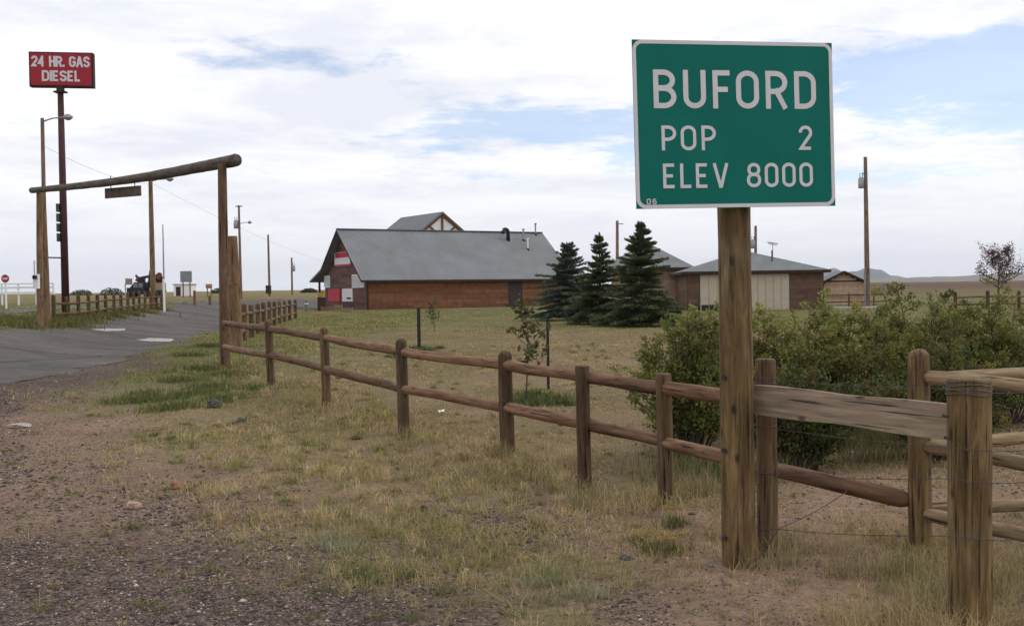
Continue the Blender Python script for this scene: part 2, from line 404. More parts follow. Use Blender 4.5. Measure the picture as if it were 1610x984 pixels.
def masks(x, y):
    x = np.asarray(x, float); y = np.asarray(y, float)
    wx = x+(fb(x, y, 0.9, 3)-0.5)*1.0*np.clip(y/9, .35, 2.5); wy = y+(fb(x, y, 0.9, 8)-0.5)*1.5*np.clip(y/9, .35, 3)
    yy = np.clip(wy, 2.5, 200); a = np.clip(wx/yy, -1.3, 1.3)*2.2; b = np.log(yy)*1.2
    num = np.zeros(x.shape+(4,)); den = np.zeros(x.shape)
    for k in KP:
        w = 1/((a-k[0])**2+(b-k[1])**2+0.0015)**2
        num += w[..., None]*k[2:]; den += w
    return num/den[..., None]
C_GRAV = np.array((0.110, 0.085, 0.072)); C_DIRT = np.array((0.228, 0.152, 0.108))
C_DRY = np.array((0.182, 0.130, 0.076)); C_GRN = np.array((0.122, 0.126, 0.046))
ROAD = [(-260,640),(0,607),(60,594),(130,581),(200,562),(262,545),(310,532),(345,519),(372,507),(385,501),(430,493),(468,484),(505,487.5),(516,478),(512,471),(440,470.5),(350,474.5),(275,477.5),(266,484),(210,496),(140,506),(100,513),(50,516.5),(0,520),(-260,535)]
ROADW = [G(x, y) for x, y in ROAD]
def inpoly(x, y, poly):
    r = np.zeros(len(x), bool); n = len(poly)
    for i in range(n):
        x0, y0 = poly[i].x, poly[i].y; x1, y1 = poly[(i+1) % n].x, poly[(i+1) % n].y
        c = ((y0 > y) != (y1 > y)) & (x < (x1-x0)*(y-y0)/(y1-y0+1e-12)+x0); r ^= c
    return r
def inroad(x, y, m):
    k = m*np.clip(y/15, 1, 4); r = inpoly(x, y, ROADW)
    for dx, dy in ((1, 0), (-1, 0), (0, 1.6), (0, -1.6)): r &= inpoly(x+dx*k, y+dy*k, ROADW)
    return r
def ground_sheet():
    def axis(lo, hi, step, far_lo, far_hi, g=1.16):
        a = list(np.arange(lo, hi+1e-6, step)); s = step; x = hi
        while x < far_hi: s *= g; x += s; a.append(x)
        s = step; x = lo; pre = []
        while x > far_lo: s *= g; x -= s; pre.append(x)
        return np.array(pre[::-1]+a)
    xs = axis(-16, 10, 0.125, -7500, 7500, 1.09); ys = axis(2, 26, 0.125, -300, 11000, 1.06)
    X, Y = np.meshgrid(xs, ys); Z = T(X, Y)
    Z = Z + (fb(X, Y, 2.2, 21)-0.5)*0.035*np.exp(-np.maximum(0, Y-20)/15)
    inr = inroad(X.ravel(), Y.ravel(), .45).reshape(X.shape)
    Z = np.where(inr, T(X, Y)-0.07*np.clip(Y/20, 1, 3), Z)
    mk = masks(X, Y)
    q = (fb(X, Y, 1.7, 31)-0.5)
    mk[..., 0] = np.clip(mk[..., 0]+q*0.5*(mk[..., 0] > .03), 0, None); mk /= mk.sum(-1, keepdims=True)
    col = mk[..., 0:1]*C_GRAV+mk[..., 1:2]*C_DIRT+mk[..., 2:3]*C_DRY+mk[..., 3:4]*C_GRN
    # far prairie: yellow-green on the left, red-brown plough land on the right
    rb = sstep(110, 260, Y)*sstep(0.05, 0.2, X/np.maximum(Y, 1))
    stripe = 0.75+0.5*fb(X*0.3, Y, 0.012, 5)
    col = col*(1-rb[..., None])+rb[..., None]*np.array((0.115, 0.072, 0.05))*stripe[..., None]
    lf = sstep(100, 200, Y)*sstep(0.05, -0.1, X/np.maximum(Y, 1))
    col = col*(1-lf[..., None])+lf[..., None]*np.array((0.18, 0.15, 0.065))*stripe[..., None]
    col = col*(0.66+0.68*fb(X, Y, 0.7, 41, 5))[..., None]
    ny, nx = X.shape; idx = np.arange(nx*ny).reshape(ny, nx)
    a, b, c, d = idx[:-1, :-1].ravel(), idx[:-1, 1:].ravel(), idx[1:, 1:].ravel(), idx[1:, :-1].ravel()
    tris = np.concatenate([np.stack([a, b, c], 1), np.stack([a, c, d], 1)])
    me = np_mesh('ground', np.stack([X, Y, Z], -1).reshape(-1, 3), tris, col.reshape(-1, 3))
    me.polygons.foreach_set('use_smooth', [True]*len(me.polygons))
    ga = me.attributes.new('gravel', 'FLOAT', 'POINT'); ga.data.foreach_set('value', mk[..., 0].astype(np.float32).ravel())
    m, nt, b = newmat('prairie_ground')
    at = nd(nt, 'ShaderNodeAttribute'); at.attribute_name = 'Col'; gr = nd(nt, 'ShaderNodeAttribute'); gr.attribute_name = 'gravel'
    n1 = noise_tex(nt, 14, 6, 0.7); n2 = noise_tex(nt, 70, 3, 0.6)
    tc = nd(nt, 'ShaderNodeTexCoord'); vo = nd(nt, 'ShaderNodeTexVoronoi'); vo.inputs['Scale'].default_value = 55
    nt.links.new(tc.outputs['Object'], vo.inputs['Vector'])
    c = mixc(nt, 1.0, at.outputs['Color'], ramp(nt, n1, [(0.25, 0.6), (0.75, 1.4)]), 'MULTIPLY')
    c = mixc(nt, 1.0, c, ramp(nt, n2, [(0.3, 0.75), (0.7, 1.25)]), 'MULTIPLY')
    sp = nd(nt, 'ShaderNodeSeparateColor'); nt.links.new(vo.outputs['Color'], sp.inputs[0])
    st = ramp(nt, sp.outputs[0], [(0.0, (0.45, 0.45, 0.47)), (0.7, (1.0, 0.97, 0.95)), (1.0, (2.0, 1.85, 1.75))])
    c = mixc(nt, gr.outputs['Fac'], c, mixc(nt, 1.0, c, st, 'MULTIPLY'))
    nt.links.new(c, b.inputs['Base Color']); b.inputs['Roughness'].default_value = 0.95; b.inputs['Specular IOR Level'].default_value = 0.1
    ad = nd(nt, 'ShaderNodeMath', operation='SUBTRACT'); nt.links.new(n1, ad.inputs[0]); nt.links.new(vo.outputs['Distance'], ad.inputs[1])
    bump(nt, b, ad.outputs[0], 0.6, 0.02)
    o = link('ground', me, m); tag(o, kind='structure'); return o
ground_sheet()

def sheet(name, px_poly, mat, lift, step=0.6, jag=0.05, world_poly=None):
    poly = world_poly or [G(x, y) for x, y in px_poly]
    pts = []
    for i, p in enumerate(poly):                       # densify and roughen the edge
        q = poly[(i+1) % len(poly)]; d = (q-p).length; n = max(1, int(d/step))
        for k in range(n):
            r = p.lerp(q, k/n); j = jag*min(3, 0.4+r.y/15)
            pts.append((r.x+(fb(r.x, r.y, 1.3, 51)-.5)*2*j*2, r.y+(fb(r.x, r.y, 1.3, 61)-.5)*2*j*2))
    n0 = len(pts); edges = [(i, (i+1) % n0) for i in range(n0)]
    xs = [p[0] for p in pts]; ys = [p[1] for p in pts]
    gy = min(ys)
    while gy < max(ys):
        s = step*max(1, gy/25)
        gx = min(xs)
        while gx < max(xs): pts.append((gx+random.random()*.01, gy+random.random()*.01)); gx += s
        gy += s
    v, e, f, *_ = delaunay_2d_cdt([Vector(p) for p in pts], edges, [], 1, 1e-4)
    me = bpy.data.meshes.new(name); me.from_pydata([(p.x, p.y, Tz(p.x, p.y)+lift) for p in v], [], [tuple(t) for t in f])
    me.polygons.foreach_set('use_smooth', [True]*len(me.polygons)); me.update()
    return link(name, me, mat)
def mat_asphalt(name, c0, c1):
    m, nt, b = newmat(name)
    a = noise_tex(nt, 0.45, 7, 0.68, stretch=(0.5, 1.0, 1)); g = noise_tex(nt, 45, 3, 0.7); d = noise_tex(nt, 2.5, 4, 0.6)
    c = ramp(nt, a, [(0.32, c0), (0.68, c1)])
    c = mixc(nt, 1.0, c, ramp(nt, g, [(0.3, 0.75), (0.7, 1.25)]), 'MULTIPLY')
    c = mixc(nt, 1.0, c, ramp(nt, d, [(0.3, 0.85), (0.7, 1.15)]), 'MULTIPLY')
    tc = nd(nt, 'ShaderNodeTexCoord'); vo = nd(nt, 'ShaderNodeTexVoronoi', feature='DISTANCE_TO_EDGE'); vo.inputs['Scale'].default_value = 0.16
    nw = nd(nt, 'ShaderNodeTexNoise'); nw.inputs['Scale'].default_value = 0.9; nt.links.new(tc.outputs['Object'], nw.inputs['Vector'])
    mx = mixc(nt, 0.45, tc.outputs['Object'], nw.outputs['Color'], 'ADD'); nt.links.new(mx, vo.inputs['Vector'])
    c = mixc(nt, 1.0, c, ramp(nt, vo.outputs['Distance'], [(0.0, 0.35), (0.011, 1.0)]), 'MULTIPLY')
    nt.links.new(c, b.inputs['Base Color']); b.inputs['Roughness'].default_value = 0.92; b.inputs['Specular IOR Level'].default_value = 0.08
    bump(nt, b, g, 0.3, 0.01); return m
M_ASPH = mat_asphalt('worn_asphalt', (0.078, 0.070, 0.066), (0.138, 0.125, 0.117))
M_ASPH2 = mat_asphalt('grey_highway', (0.13, 0.135, 0.15), (0.17, 0.175, 0.19))
sheet_o = sheet('access_road', ROAD, M_ASPH, 0.006, 0.35, 0.22); tag(sheet_o, kind='structure')
hw = sheet('highway', [(-300,508),(0,495),(55,490),(100,486.5),(200,481),(262,478.2),(350,473.8),(350,472.4),(262,475.6),(200,477.5),(100,480.5),(0,482),(-300,486)], M_ASPH2, 0.02, 1.5, 0.05)
tag(hw, kind='structure')
M_PAINT = mat_plain('worn_road_paint', (0.34, 0.33, 0.315), 0.9, var=0.45, scale=9)
for i, (pp, lb) in enumerate([([(146,518.5),(163,516.2),(197,516.6),(192,520.2),(165,521)], 'worn white painted mark on the asphalt nearer the left gate post'),
                 ([(214,534),(232,531.5),(274,533),(268,537.5),(235,537)], 'worn white painted mark on the asphalt nearer the grass verge')]):
    tag(sheet('painted_marking', pp, M_PAINT, 0.012, 0.3, 0.03), lb, 'road marking', 'worn white road markings')

# far hills
def hill(name, pxs, d0, depth, mat, rough=0.08, seed=0):
    """ridge seen along pixels (x, y of crest) at distance d0; a solid terrain body with slopes front and back"""
    n = 90; cols = 9
    v = []; f = []
    for i in range(n+1):
        t = i/n*(len(pxs)-1); k = min(int(t), len(pxs)-2); u = t-k; u2 = u*u*(3-2*u)
        px = pxs[k][0]*(1-u)+pxs[k+1][0]*u; py = pxs[k][1]*(1-u2)+pxs[k+1][1]*u2
        c = P(px, py, d0); dx = c.x/d0; base = -40.0
        for j in range(cols):
            s = (j/(cols-1)-0.5)*2
            yy = d0+s*depth; hh = (c.z-base)*(1-abs(s)**1.5)
            hh *= 1+rough*(mnoise.noise(Vector((px*0.06+seed, j*1.3, seed)))) if 0 < j < cols-1 else 1
            v.append((dx*yy, yy, base+hh))
    for i in range(n):
        for j in range(cols-1): f.append((i*cols+j, (i+1)*cols+j, (i+1)*cols+j+1, i*cols+j+1))
    me = bpy.data.meshes.new(name); me.from_pydata(v, [], f); me.polygons.foreach_set('use_smooth', [True]*len(f)); me.update()
    tag(link(name, me, mat), kind='structure')
M_HILLF = mat_plain('far_hill_scrub', (0.075, 0.085, 0.085), 0.95, var=0.3, scale=0.004)
M_HILLN = mat_plain('near_hill_grass', (0.17, 0.15, 0.105), 0.95, var=0.25, scale=0.004)
hill('hills', [(1180,448),(1240,441),(1296,424),(1312,421),(1328,428),(1345,426),(1362,421),(1382,424),(1402,433),(1440,439),(1520,443),(1600,446)], 9000, 1400, M_HILLF, 0.05, 3)
hill('hills', [(900,452),(1050,449),(1220,444),(1340,440),(1420,436),(1490,434.5),(1560,431),(1620,428),(1760,426),(2000,428)], 5200, 1500, M_HILLN, 0.05, 7)
hill('hills', [(-400,472),(-150,466),(60,466.5),(300,463.5),(480,462),(700,459),(900,456)], 4800, 1200, M_HILLN, 0.05, 9)

# ------------------------------------------------------------------ lettering (stroke letters, flat plates)
def arc(cx, cy, rx, ry, a0, a1, n=10):
    return [(cx+rx*math.cos(R(a0+(a1-a0)*i/n)), cy+ry*math.sin(R(a0+(a1-a0)*i/n))) for i in range(n+1)]
def rrect(w, h, r, x0=0, y0=0):
    p = []
    for cx, cy, a in ((w-r, r, -90), (w-r, h-r, 0), (r, h-r, 90), (r, r, 180)): p += arc(cx+x0, cy+y0, r, r, a, a+90, 8)
    return p
def glyph(ch):
    """centre lines in a box (width, height 1): list of (points, closed)"""
    if ch == 'B': w = .5; return w, [([(0,0),(w-.27,0)]+arc(w-.27,.26,.27,.26,-90,90)+[(0,.52)],0),([(0,.53),(w-.28,.53)]+arc(w-.28,.765,.25,.235,-90,90)+[(0,1)],0),([(0,0),(0,1)],2)]
    if ch == 'U': w = .5; return w, [([(0,1),(0,.25)]+arc(.25,.25,.25,.25,180,360,14)+[(w,1)],1)]
    if ch == 'F': w = .42; return w, [([(0,0),(0,1)],2),([(0,1),(w,1)],1),([(0,.5),(w-.06,.5)],1)]
    if ch == 'E': w = .42; return w, [([(0,0),(0,1)],2),([(0,1),(w,1)],1),([(0,.5),(w-.06,.5)],1),([(0,0),(w,0)],1)]
    if ch == 'L': w = .40; return w, [([(0,0),(0,1)],2),([(0,0),(w,0)],1)]
    if ch == 'H': w = .46; return w, [([(0,0),(0,1)],2),([(w,0),(w,1)],2),([(0,.5),(w,.5)],0)]
    if ch == 'I': return .0, [([(0,0),(0,1)],2)]
    if ch in 'O': w = .52; return w, [(rrect(w,1,.26),9)]
    if ch == '0': w = .46; return w, [(rrect(w,1,.23),9)]
    if ch == 'D': w = .5; return w, [([(0,0),(w-.28,0)]+arc(w-.28,.28,.28,.28,-90,0)+arc(w-.28,.72,.28,.28,0,90)+[(0,1)],0),([(0,0),(0,1)],2)]
    if ch == 'P': w = .48; return w, [([(0,0),(0,1)],2),([(0,.44),(w-.28,.44)]+arc(w-.28,.72,.28,.28,-90,90)+[(0,1)],0)]
    if ch == 'R': w = .5; return w, [([(0,0),(0,1)],2),([(0,.45),(w-.28,.45)]+arc(w-.28,.725,.275,.275,-90,90)+[(0,1)],0),([(.21,.45),(w,0)],2)]
    if ch == 'V': w = .56; return w, [([(0,1),(w/2,0)],2),([(w,1),(w/2,0)],2)]
    if ch == 'A': w = .56; return w, [([(0,0),(w/2,1)],2),([(w,0),(w/2,1)],2),([(.12,.3),(w-.12,.3)],0)]
    if ch == 'G': w = .5; return w, [([(w,.74)]+arc(.25,.75,.25,.25,0,180)+arc(.25,.25,.25,.25,180,360)+[(w,.45),(.27,.45)],1)]
    if ch == 'S': w = .48; return w, [([(w,.76)]+arc(.24,.76,.24,.24,0,200)+[(.08,.58),(.40,.42)]+arc(.24,.24,.24,.24,20,-180),1)]
    if ch == '2': w = .46; return w, [([(0,.74)]+arc(.23,.77,.23,.23,180,0)+[(w,.66),(.02,.0),(w,0)],1)]
    if ch == '4': w = .5; return w, [([(.36,0),(.36,1)],2),([(.36,1),(0,.28),(w,.28)],1)]
    if ch == '6': w = .44; return w, [(rrect(w,.56,.22),9),([(0,.3),(0,.75)]+arc(.22,.78,.22,.22,180,30),1)]
    if ch == '8': w = .48; return w, [(rrect(w,.54,.24),9),(rrect(w-.06,.48,.21,.03,.54-.02),9)]
    if ch == 'T': w = .46; return w, [([(w/2,0),(w/2,1)],2),([(0,1),(w,1)],1)]
    if ch == '.': return .0, [([(0,0),(0,.02)],2)]
    return .3, []
def ribbon(mb, pts, closed, t, off, z, th):
    """flat bar along a poly-line, mitred, with thickness"""
    pts = [Vector((p[0], p[1])) for p in pts]
    q = [pts[0]]
    for p in pts[1:]:
        if (p-q[-1]).length > 1e-5: q.append(p)
    if closed and (q[0]-q[-1]).length < 1e-5: q.pop()
    pts = q; n = len(pts); Lr = []
    for i in range(n):
        a = pts[i]-pts[i-1] if (i > 0 or closed) else pts[1]-pts[0]
        b = pts[(i+1) % n]-pts[i] if (i < n-1 or closed) else a
        a.normalize(); b.normalize(); na = Vector((-a.y, a.x)); nb = Vector((-b.y, b.x))
        m = (na+nb); m = m.normalized() if m.length > 1e-4 else na
        k = min(2.2, 1/max(.3, m.dot(na))); Lr.append((pts[i]+m*t/2*k, pts[i]-m*t/2*k))
    i0 = len(mb.v)
    for l, r in Lr:
        for p, zz in ((l, z+th), (r, z+th), (r, z), (l, z)): mb.v.append((off[0]+p.x, off[1]+p.y, zz)); mb.c.append(None)
    for i in range(n if closed else n-1):
        a = i0+4*i; b = i0+4*((i+1) % n)
        for k in range(4): mb.f.append((a+k, a+(k+1) % 4, b+(k+1) % 4, b+k))
    if not closed:
        mb.f.append((i0, i0+3, i0+2, i0+1)); e = i0+4*(n-1); mb.f.append((e, e+1, e+2, e+3))
def text_parts(s, x0, x1, y0, y1, t, z, mat, parent, gap=.30, name='letter'):
    """letters filling the box x0..x1, y0..y1 of the parent's local plane; one mesh per letter"""
    h = (y1-y0-t)
    total = 0; items = []
    for i, ch in enumerate(s):
        w, st = (.22, []) if ch == ' ' else glyph(ch)
        items.append((ch, total, w, st)); total += w + (gap-(.09 if ch in 'F' else .04 if ch in 'LPV' else 0) if i < len(s)-1 else 0)
    sx = (x1-x0-t)/total if total > 0 else h
    for ch, xo, w, st in items:
        if ch == ' ': continue
        mb = MB()
        for j, (pts, cl) in enumerate(st):
            pp = [((xo+p[0])*sx, p[1]*h) for p in pts]
            closed = cl == 9
            if ch == 'U': pp[0] = (pp[0][0], pp[0][1]+t/2); pp[-1] = (pp[-1][0], pp[-1][1]+t/2)
            if cl == 2:                                 # stem: run both ends out by half a stroke
                d = Vector(pp[-1])-Vector(pp[0]); d = d.normalized()*t/2 if abs(d.x) < abs(d.y)*.05 else Vector((0, math.copysign(t/2, d.y)))
                pp[0] = tuple(Vector(pp[0])-d); pp[-1] = tuple(Vector(pp[-1])+d)
            ribbon(mb, pp, closed, t, (x0+t/2, y0+t/2), z+j*.0004, .002)
        mb.build(name, mat, parent, local=Matrix.Identity(4))

# ------------------------------------------------------------------ town sign on its timber post
def town_sign():
    c = P(1157, 196, 6.2); yaw = R(11.5)
    base = B(1159, 6.38)
    root = thing('town_sign', 'large green town sign with white letters, on a thick timber post', 'sign', base)
    # plumb post, worn, square-shouldered log
    top = Vector((P(1152, 300, 6.38).x, 6.38, zat(1152, 90, 6.38)))
    p = log('post', base-Vector((0, 0, .15)), top, .104, .098, M_SIGNPOST, root, rough=.06, seg=30, seed=4.2)
    for py in (593, 708, 846):
        q = P(1139, py, 6.312)
        MB().tube([q+Vector((.01, .03, 0)), q+Vector((-.006, -.008, 0))], .015, 8).build('bolt', M_BOLT, root)
    Wd, H = 1.282, .995
    m = Matrix.Translation(c) @ Matrix.Rotation(yaw, 4, 'Z') @ Matrix.Rotation(R(90), 4, 'X') @ Matrix.Rotation(R(1.0), 4, 'Z') @ Matrix.Translation(Vector((-Wd/2, -H/2, 0)))
    mb = MB(); mb.slab([(0, 0, -.004), (Wd, 0, -.004), (Wd, H, -.004), (0, H, -.004)], (0, 0, 1), .004)
    pan = mb.build('sign_panel', M_GREEN, root, world=m)
    mb = MB(); ribbon(mb, rrect(Wd-.024, H-.024, .05), True, .022, (.012, .012), .0008, .0012)
    mb.build('border', M_WHITE, pan, local=Matrix.Identity(4))
    for k in (.28, .72):
        MB().box((Wd/2, H*k, -.028), (Wd*.86, .06, .045)).build('stiffener_rail', M_ALU, pan, local=Matrix.Identity(4))
    vy = lambda v: H*(1-v)
    for s, u0, u1, v0, v1, t, gp in (('BUFORD', .097, .911, .176, .405, .0315, .34), ('POP', .131, .398, .507, .655, .0195, .36), ('2', .818, .886, .507, .655, .0195, .3),
                                 ('ELEV', .133, .456, .733, .880, .0195, .33), ('8000', .548, .885, .733, .880, .0195, .30), ('06', .05, .098, .940, .974, .006, .4)):
        text_parts(s, u0*Wd, u1*Wd, vy(v1), vy(v0), t, .0008, M_WHITE, pan, gp)
town_sign()

# ------------------------------------------------------------------ log fences
def main_fence():
    FP = [(424,17.2,503,.066),(511,14.9,514,.066),(632,12.6,532,.07),(795,11.0,551,.076),(916,9.45,575,.066),(1044,8.5,587,.066),(1203,7.35,640,.06)]
    RY = {352:(508,545,20.0),424:(517,558,17.2),511:(531,580,14.9),632:(553,611,12.6),795:(574,640,11.0),916:(593,665,9.6),1044:(610,694,8.5),1203:(634,734,7.35),1432:(None,787,6.72)}
    root = thing('log_rail_fence', 'long two-rail log fence running from the tall gate post to the green town sign', 'fence', B(795, 11.0))
    for px, d, pt, r in FP:
        b = B(px, d); t = Vector((P(px-1, 560, d).x, d, zat(px, pt, d)))
        log('post', b-Vector((0, 0, .1)), t, r*1.03, r*.97, M_POST, root, dome=r*.8 if px not in (916, 1044) else 0, rough=.08)
    ks = sorted(RY)
    for a, b in zip(ks, ks[1:]):
        for lv in (0, 1):
            if RY[a][lv] is None or RY[b][lv] is None: continue
            p0 = P(a, RY[a][lv], RY[a][2]); p1 = P(b, RY[b][lv], RY[b][2]); d = (p1-p0).normalized()
            off = Vector((0, -.0, 0))
            log('rail', p0+d*.005+off, p1-d*.005+off, random.uniform(.052, .062), random.uniform(.050, .060), M_RAIL, root, end=.62, rough=.12, bend=random.uniform(-.016, .016))
    return root
main_fence()

def brace_panel():
    root = thing('plank_brace_fence', 'stout timber brace with a grey plank between the sign post and the corner post', 'fence', B(1523, 5.2))
    b = B(1203, 6.6); t = zat(1203, 564, 6.6)
    mb = MB(); w = .062
    link('post', log_mesh(t-b.z+.1, .068, .064, seg=18, rough=.12, seed=9), M_POST, root, world=Matrix.Translation(b-Vector((0, 0, .1))))
    b2 = B(1523, 5.2); t2 = zat(1523, 594, 5.2)
    log('post', b2-Vector((0, 0, .12)), Vector((b2.x, b2.y, t2)), .106, .102, M_SIGNPOST, root, rough=.06, seg=22, seed=2.7)
    # grey plank, ends at the two posts
    a = P(1186, 627, 6.48); e = P(1500, 664, 5.28); L = (e-a).length
    n = 14; mb = MB(); v = []; f = []
    for i in range(n+1):
        s = i/n; hh = .088+.004*math.sin(s*9); th = .042
        for y, z in ((-th, -hh), (th, -hh), (th, hh), (-th*.6, hh+.004)):
            v.append((y+.003*mnoise.noise(Vector((s*7, y*40, z*20))), z+.006*mnoise.noise(Vector((s*5+3, y*30, z*9))), s*L))
    for i in range(n):
        for j in range(4): f.append((4*i+j, 4*i+(j+1) % 4, 4*i+4+(j+1) % 4, 4*i+4+j))
    f += [(3, 2, 1, 0), tuple(4*n+j for j in range(4))]
    me = bpy.data.meshes.new('plank'); me.from_pydata(v, [], f); me.update()
    link('plank', me, M_GREY, root, world=align(a, e))
    for q in (P(1491, 655, 5.09), P(1494, 690, 5.09), P(1209, 612, 6.5), P(1206, 645, 6.5)):
        MB().tube([q+Vector((0, .06, 0)), q+Vector((0, .004, 0))], .008, 7).build('bolt', M_BOLT, root)
    # barbed wire strands
    def strand(pts, r=.0022, barbs=True):
        mb = MB(); path = []
        for p, q in zip(pts, pts[1:]):
            n = 14
            for i in range(n): 
                s = i/n; path.append(p.lerp(q, s)-Vector((0, 0, .018*math.sin(math.pi*s))))
        path.append(pts[-1]); mb.tube(path, r, 5)
        if barbs:
            for i in range(2, len(path)-1, 3):
                c = path[i]
                for a in (.5, 2.2): mb.tube([c-Vector((math.cos(a)*.014, .006, math.sin(a)*.02)), c+Vector((math.cos(a)*.014, .006, math.sin(a)*.02))], r*.7, 4)
        mb.build('wire_strand', M_WIRE, root)
    F0, F1 = 6.5, 5.09
    for ya, yb in ((592, 611), (668, 702), (742, 752), (828, 842)):
        strand([P(1189, ya, F0), P(1490, yb, F1), P(1640, yb+3, 5.0)])
    strand([P(1172, 900, F0-.1), P(1225, 830, F0-.2), P(1332, 772, 6.6)], .003, False)
    for yy in (598, 604, 611, 618):                     # wraps round the corner post
        c = P(1523, yy, 5.2); mb = MB()
        mb.tube([c+Vector((math.cos(k)*.108, math.sin(k)*.108, .006*math.sin(k*3+yy))) for k in np.linspace(0, 2*math.pi, 25)], .003, 5, cap=False).build('wire_wrap', M_WIRE, root)
    for yy in (602, 668, 742, 828):
        c = Vector((P(1203, yy, 6.6).x, 6.6, zat(1203, yy, 6.6))); mb = MB()
        mb.tube([c+Vector((math.cos(k)*.071, math.sin(k)*.071, .004*math.sin(k*3+yy))) for k in np.linspace(0, 2*math.pi, 25)], .0025, 5, cap=False).build('wire_wrap', M_WIRE, root)
brace_panel()

def corral():
    root = thing('corral_fence', 'corral corner of pale tan rails behind the stout corner post', 'fence', B(1446, 6.7))
    b = B(1446, 6.7); log('post', b-Vector((0, 0, .1)), Vector((P(1444, 560, 6.7).x, 6.7, zat(1444, 548, 6.7))), .074, .070, M_TAN if 0 else M_SIGNPOST, root, dome=.05, rough=.07)
    def rails(px, d, ys0, ys1, px1, d1):
        for y0, y1 in zip(ys0, ys1):
            p0 = P(px, y0, d); p1 = P(px1, y1, d1)
            log('rail', p0, p1, .046, .042, M_TAN, root, end=.7, rough=.12, bend=.012)
    rails(1452, 6.75, (598, 698, 800), (572, 680, 780), 1780, 7.9)
    rails(1455, 6.65, (592, 702, 806), (632, 762, 884), 1790, 5.4)
    for px, d, pt in ((1780, 7.9, 540), (1790, 5.4, 560)):
        b = B(px, d); log('post', b-Vector((0, 0, .1)), Vector((b.x, d, zat(px, pt, d))), .074, .07, M_SIGNPOST, root, dome=.05)
corral()

def small_fence(label, posts, r, rr, lv, mat, mrail, cat='fence', sink=.1, group=None):
    """posts: (px, depth); height h above ground; lv: heights of the rails"""
    h = lv[-1]; pts = [B(px, d) for px, d in posts]
    root = thing('log_rail_fence', label, cat, pts[0])
    for b in pts: log('post', b-Vector((0, 0, sink)), b+Vector((0, 0, h*random.uniform(.96, 1.05))), r*1.05, r, mat, root, seg=9, dome=r*.6)
    for a, b in zip(pts, pts[1:]):
        for l in lv[:-1]: log('rail', a+Vector((0, 0, l)), b+Vector((0, 0, l)), rr, rr*.92, mrail, root, seg=8, rough=.1)
    return root
small_fence('two-rail log fence behind the left gate posts, along the highway', [(84,33),(104,34.5),(123,36),(139,37.5),(153,39),(166,40.5),(179,42),(190,43.5),(201,45),(210,46.5),(219,48),(228,49.5),(237,50.8),(246,52),(254,53)], .065, .042, (.26, .60, .85), M_POST, M_GATE)
small_fence('two-rail log fence curving from the right gate post to the store', [(369,27),(383,30),(394.5,33),(405,36),(414,39),(423,42),(431,45),(439,48),(447,51),(455,54),(464,57)], .085, .06, (.32, .80, 1.1), M_POST, M_RAIL)
small_fence('distant rail fence near the bare purple-leaved tree', [(1502,56),(1553,57),(1602,58),(1660,59)], .10, .055, (.3, .7, 1.0), M_POST, M_GATE)
small_fence('low rail fence in front of the small gabled shed', [(1296,68),(1335,68.5),(1374,69),(1412,69.5)], .07, .05, (.35, .8, .95), M_ORANGE, M_GATE)
for px, d in ((306, 64), (330, 68)):
    b = B(px, d); root = thing('field_post', 'short dark wooden post standing alone at the far roadside' if px < 320 else 'short dark post right of the lone roadside post', 'post', b)
    log('shaft', b-Vector((0, 0, .1)), b+Vector((0, 0, .9 if px < 320 else .6)), .1, .09, M_GATE, root, seg=8)

# ------------------------------------------------------------------ ranch gate
def gate():
    bR = B(352, 20.2); bL = B(62, 30.2)
    root = thing('ranch_gate', 'tall log gateway with one long crossbeam spanning the asphalt drive', 'gate', bR)
    log('post', bR-Vector((0, 0, .2)), Vector((P(350, 300, 20.2).x, 20.2, zat(350, 258, 20.2))), .105, .085, M_GATE, root, rough=.06)
    log('post', bL-Vector((0, 0, .2)), Vector((P(62, 300, 30.2).x, 30.2, zat(62, 302, 30.2))), .10, .085, M_ORANGE, root, rough=.06)
    b2 = B(73, 30.9); log('post', b2-Vector((0, 0, .2)), Vector((P(68, 340, 30.9).x, 30.9, zat(70, 306, 30.9))), .12, .085, M_ORANGE, root, rough=.06)
    b3 = B(371, 24.5); log('brace_post', b3-Vector((0, 0, .2)), Vector((P(364, 340, 24.3).x, 24.3, zat(363, 371, 24.3))), .165, .125, M_ORANGE, root, rough=.06)
    pts = [(50, 299.5), (105, 294.5), (158, 288.5), (200, 283), (238, 277), (280, 269.5), (317, 262.5), (345, 257), (371, 252)]
    path = []
    for x, y in pts:
        s = (x-50)/(371-50); d = 1/((1-s)/30.2+s/20.1); path.append(P(x, y, d))
    mb = MB(); fine = []; rad = []
    for i in range(len(path)-1):
        for k in range(4): fine.append(path[i].lerp(path[i+1], k/4)); rad.append(.085+(.125-.085)*(i+k/4)/(len(path)-1))
    fine.append(path[-1]); rad.append(.125)
    mb.tube(fine, rad, 14, wob=.07)
    # grain runs along local Z: put the mesh in a frame aligned with the beam
    m = align(path[0], path[-1]); inv = m.inverted(); mb.v = [tuple(inv @ Vector(p)) for p in mb.v]
    mb.build('crossbeam', M_BEAM, root, world=m, smooth=True)
    return path
beam = gate()
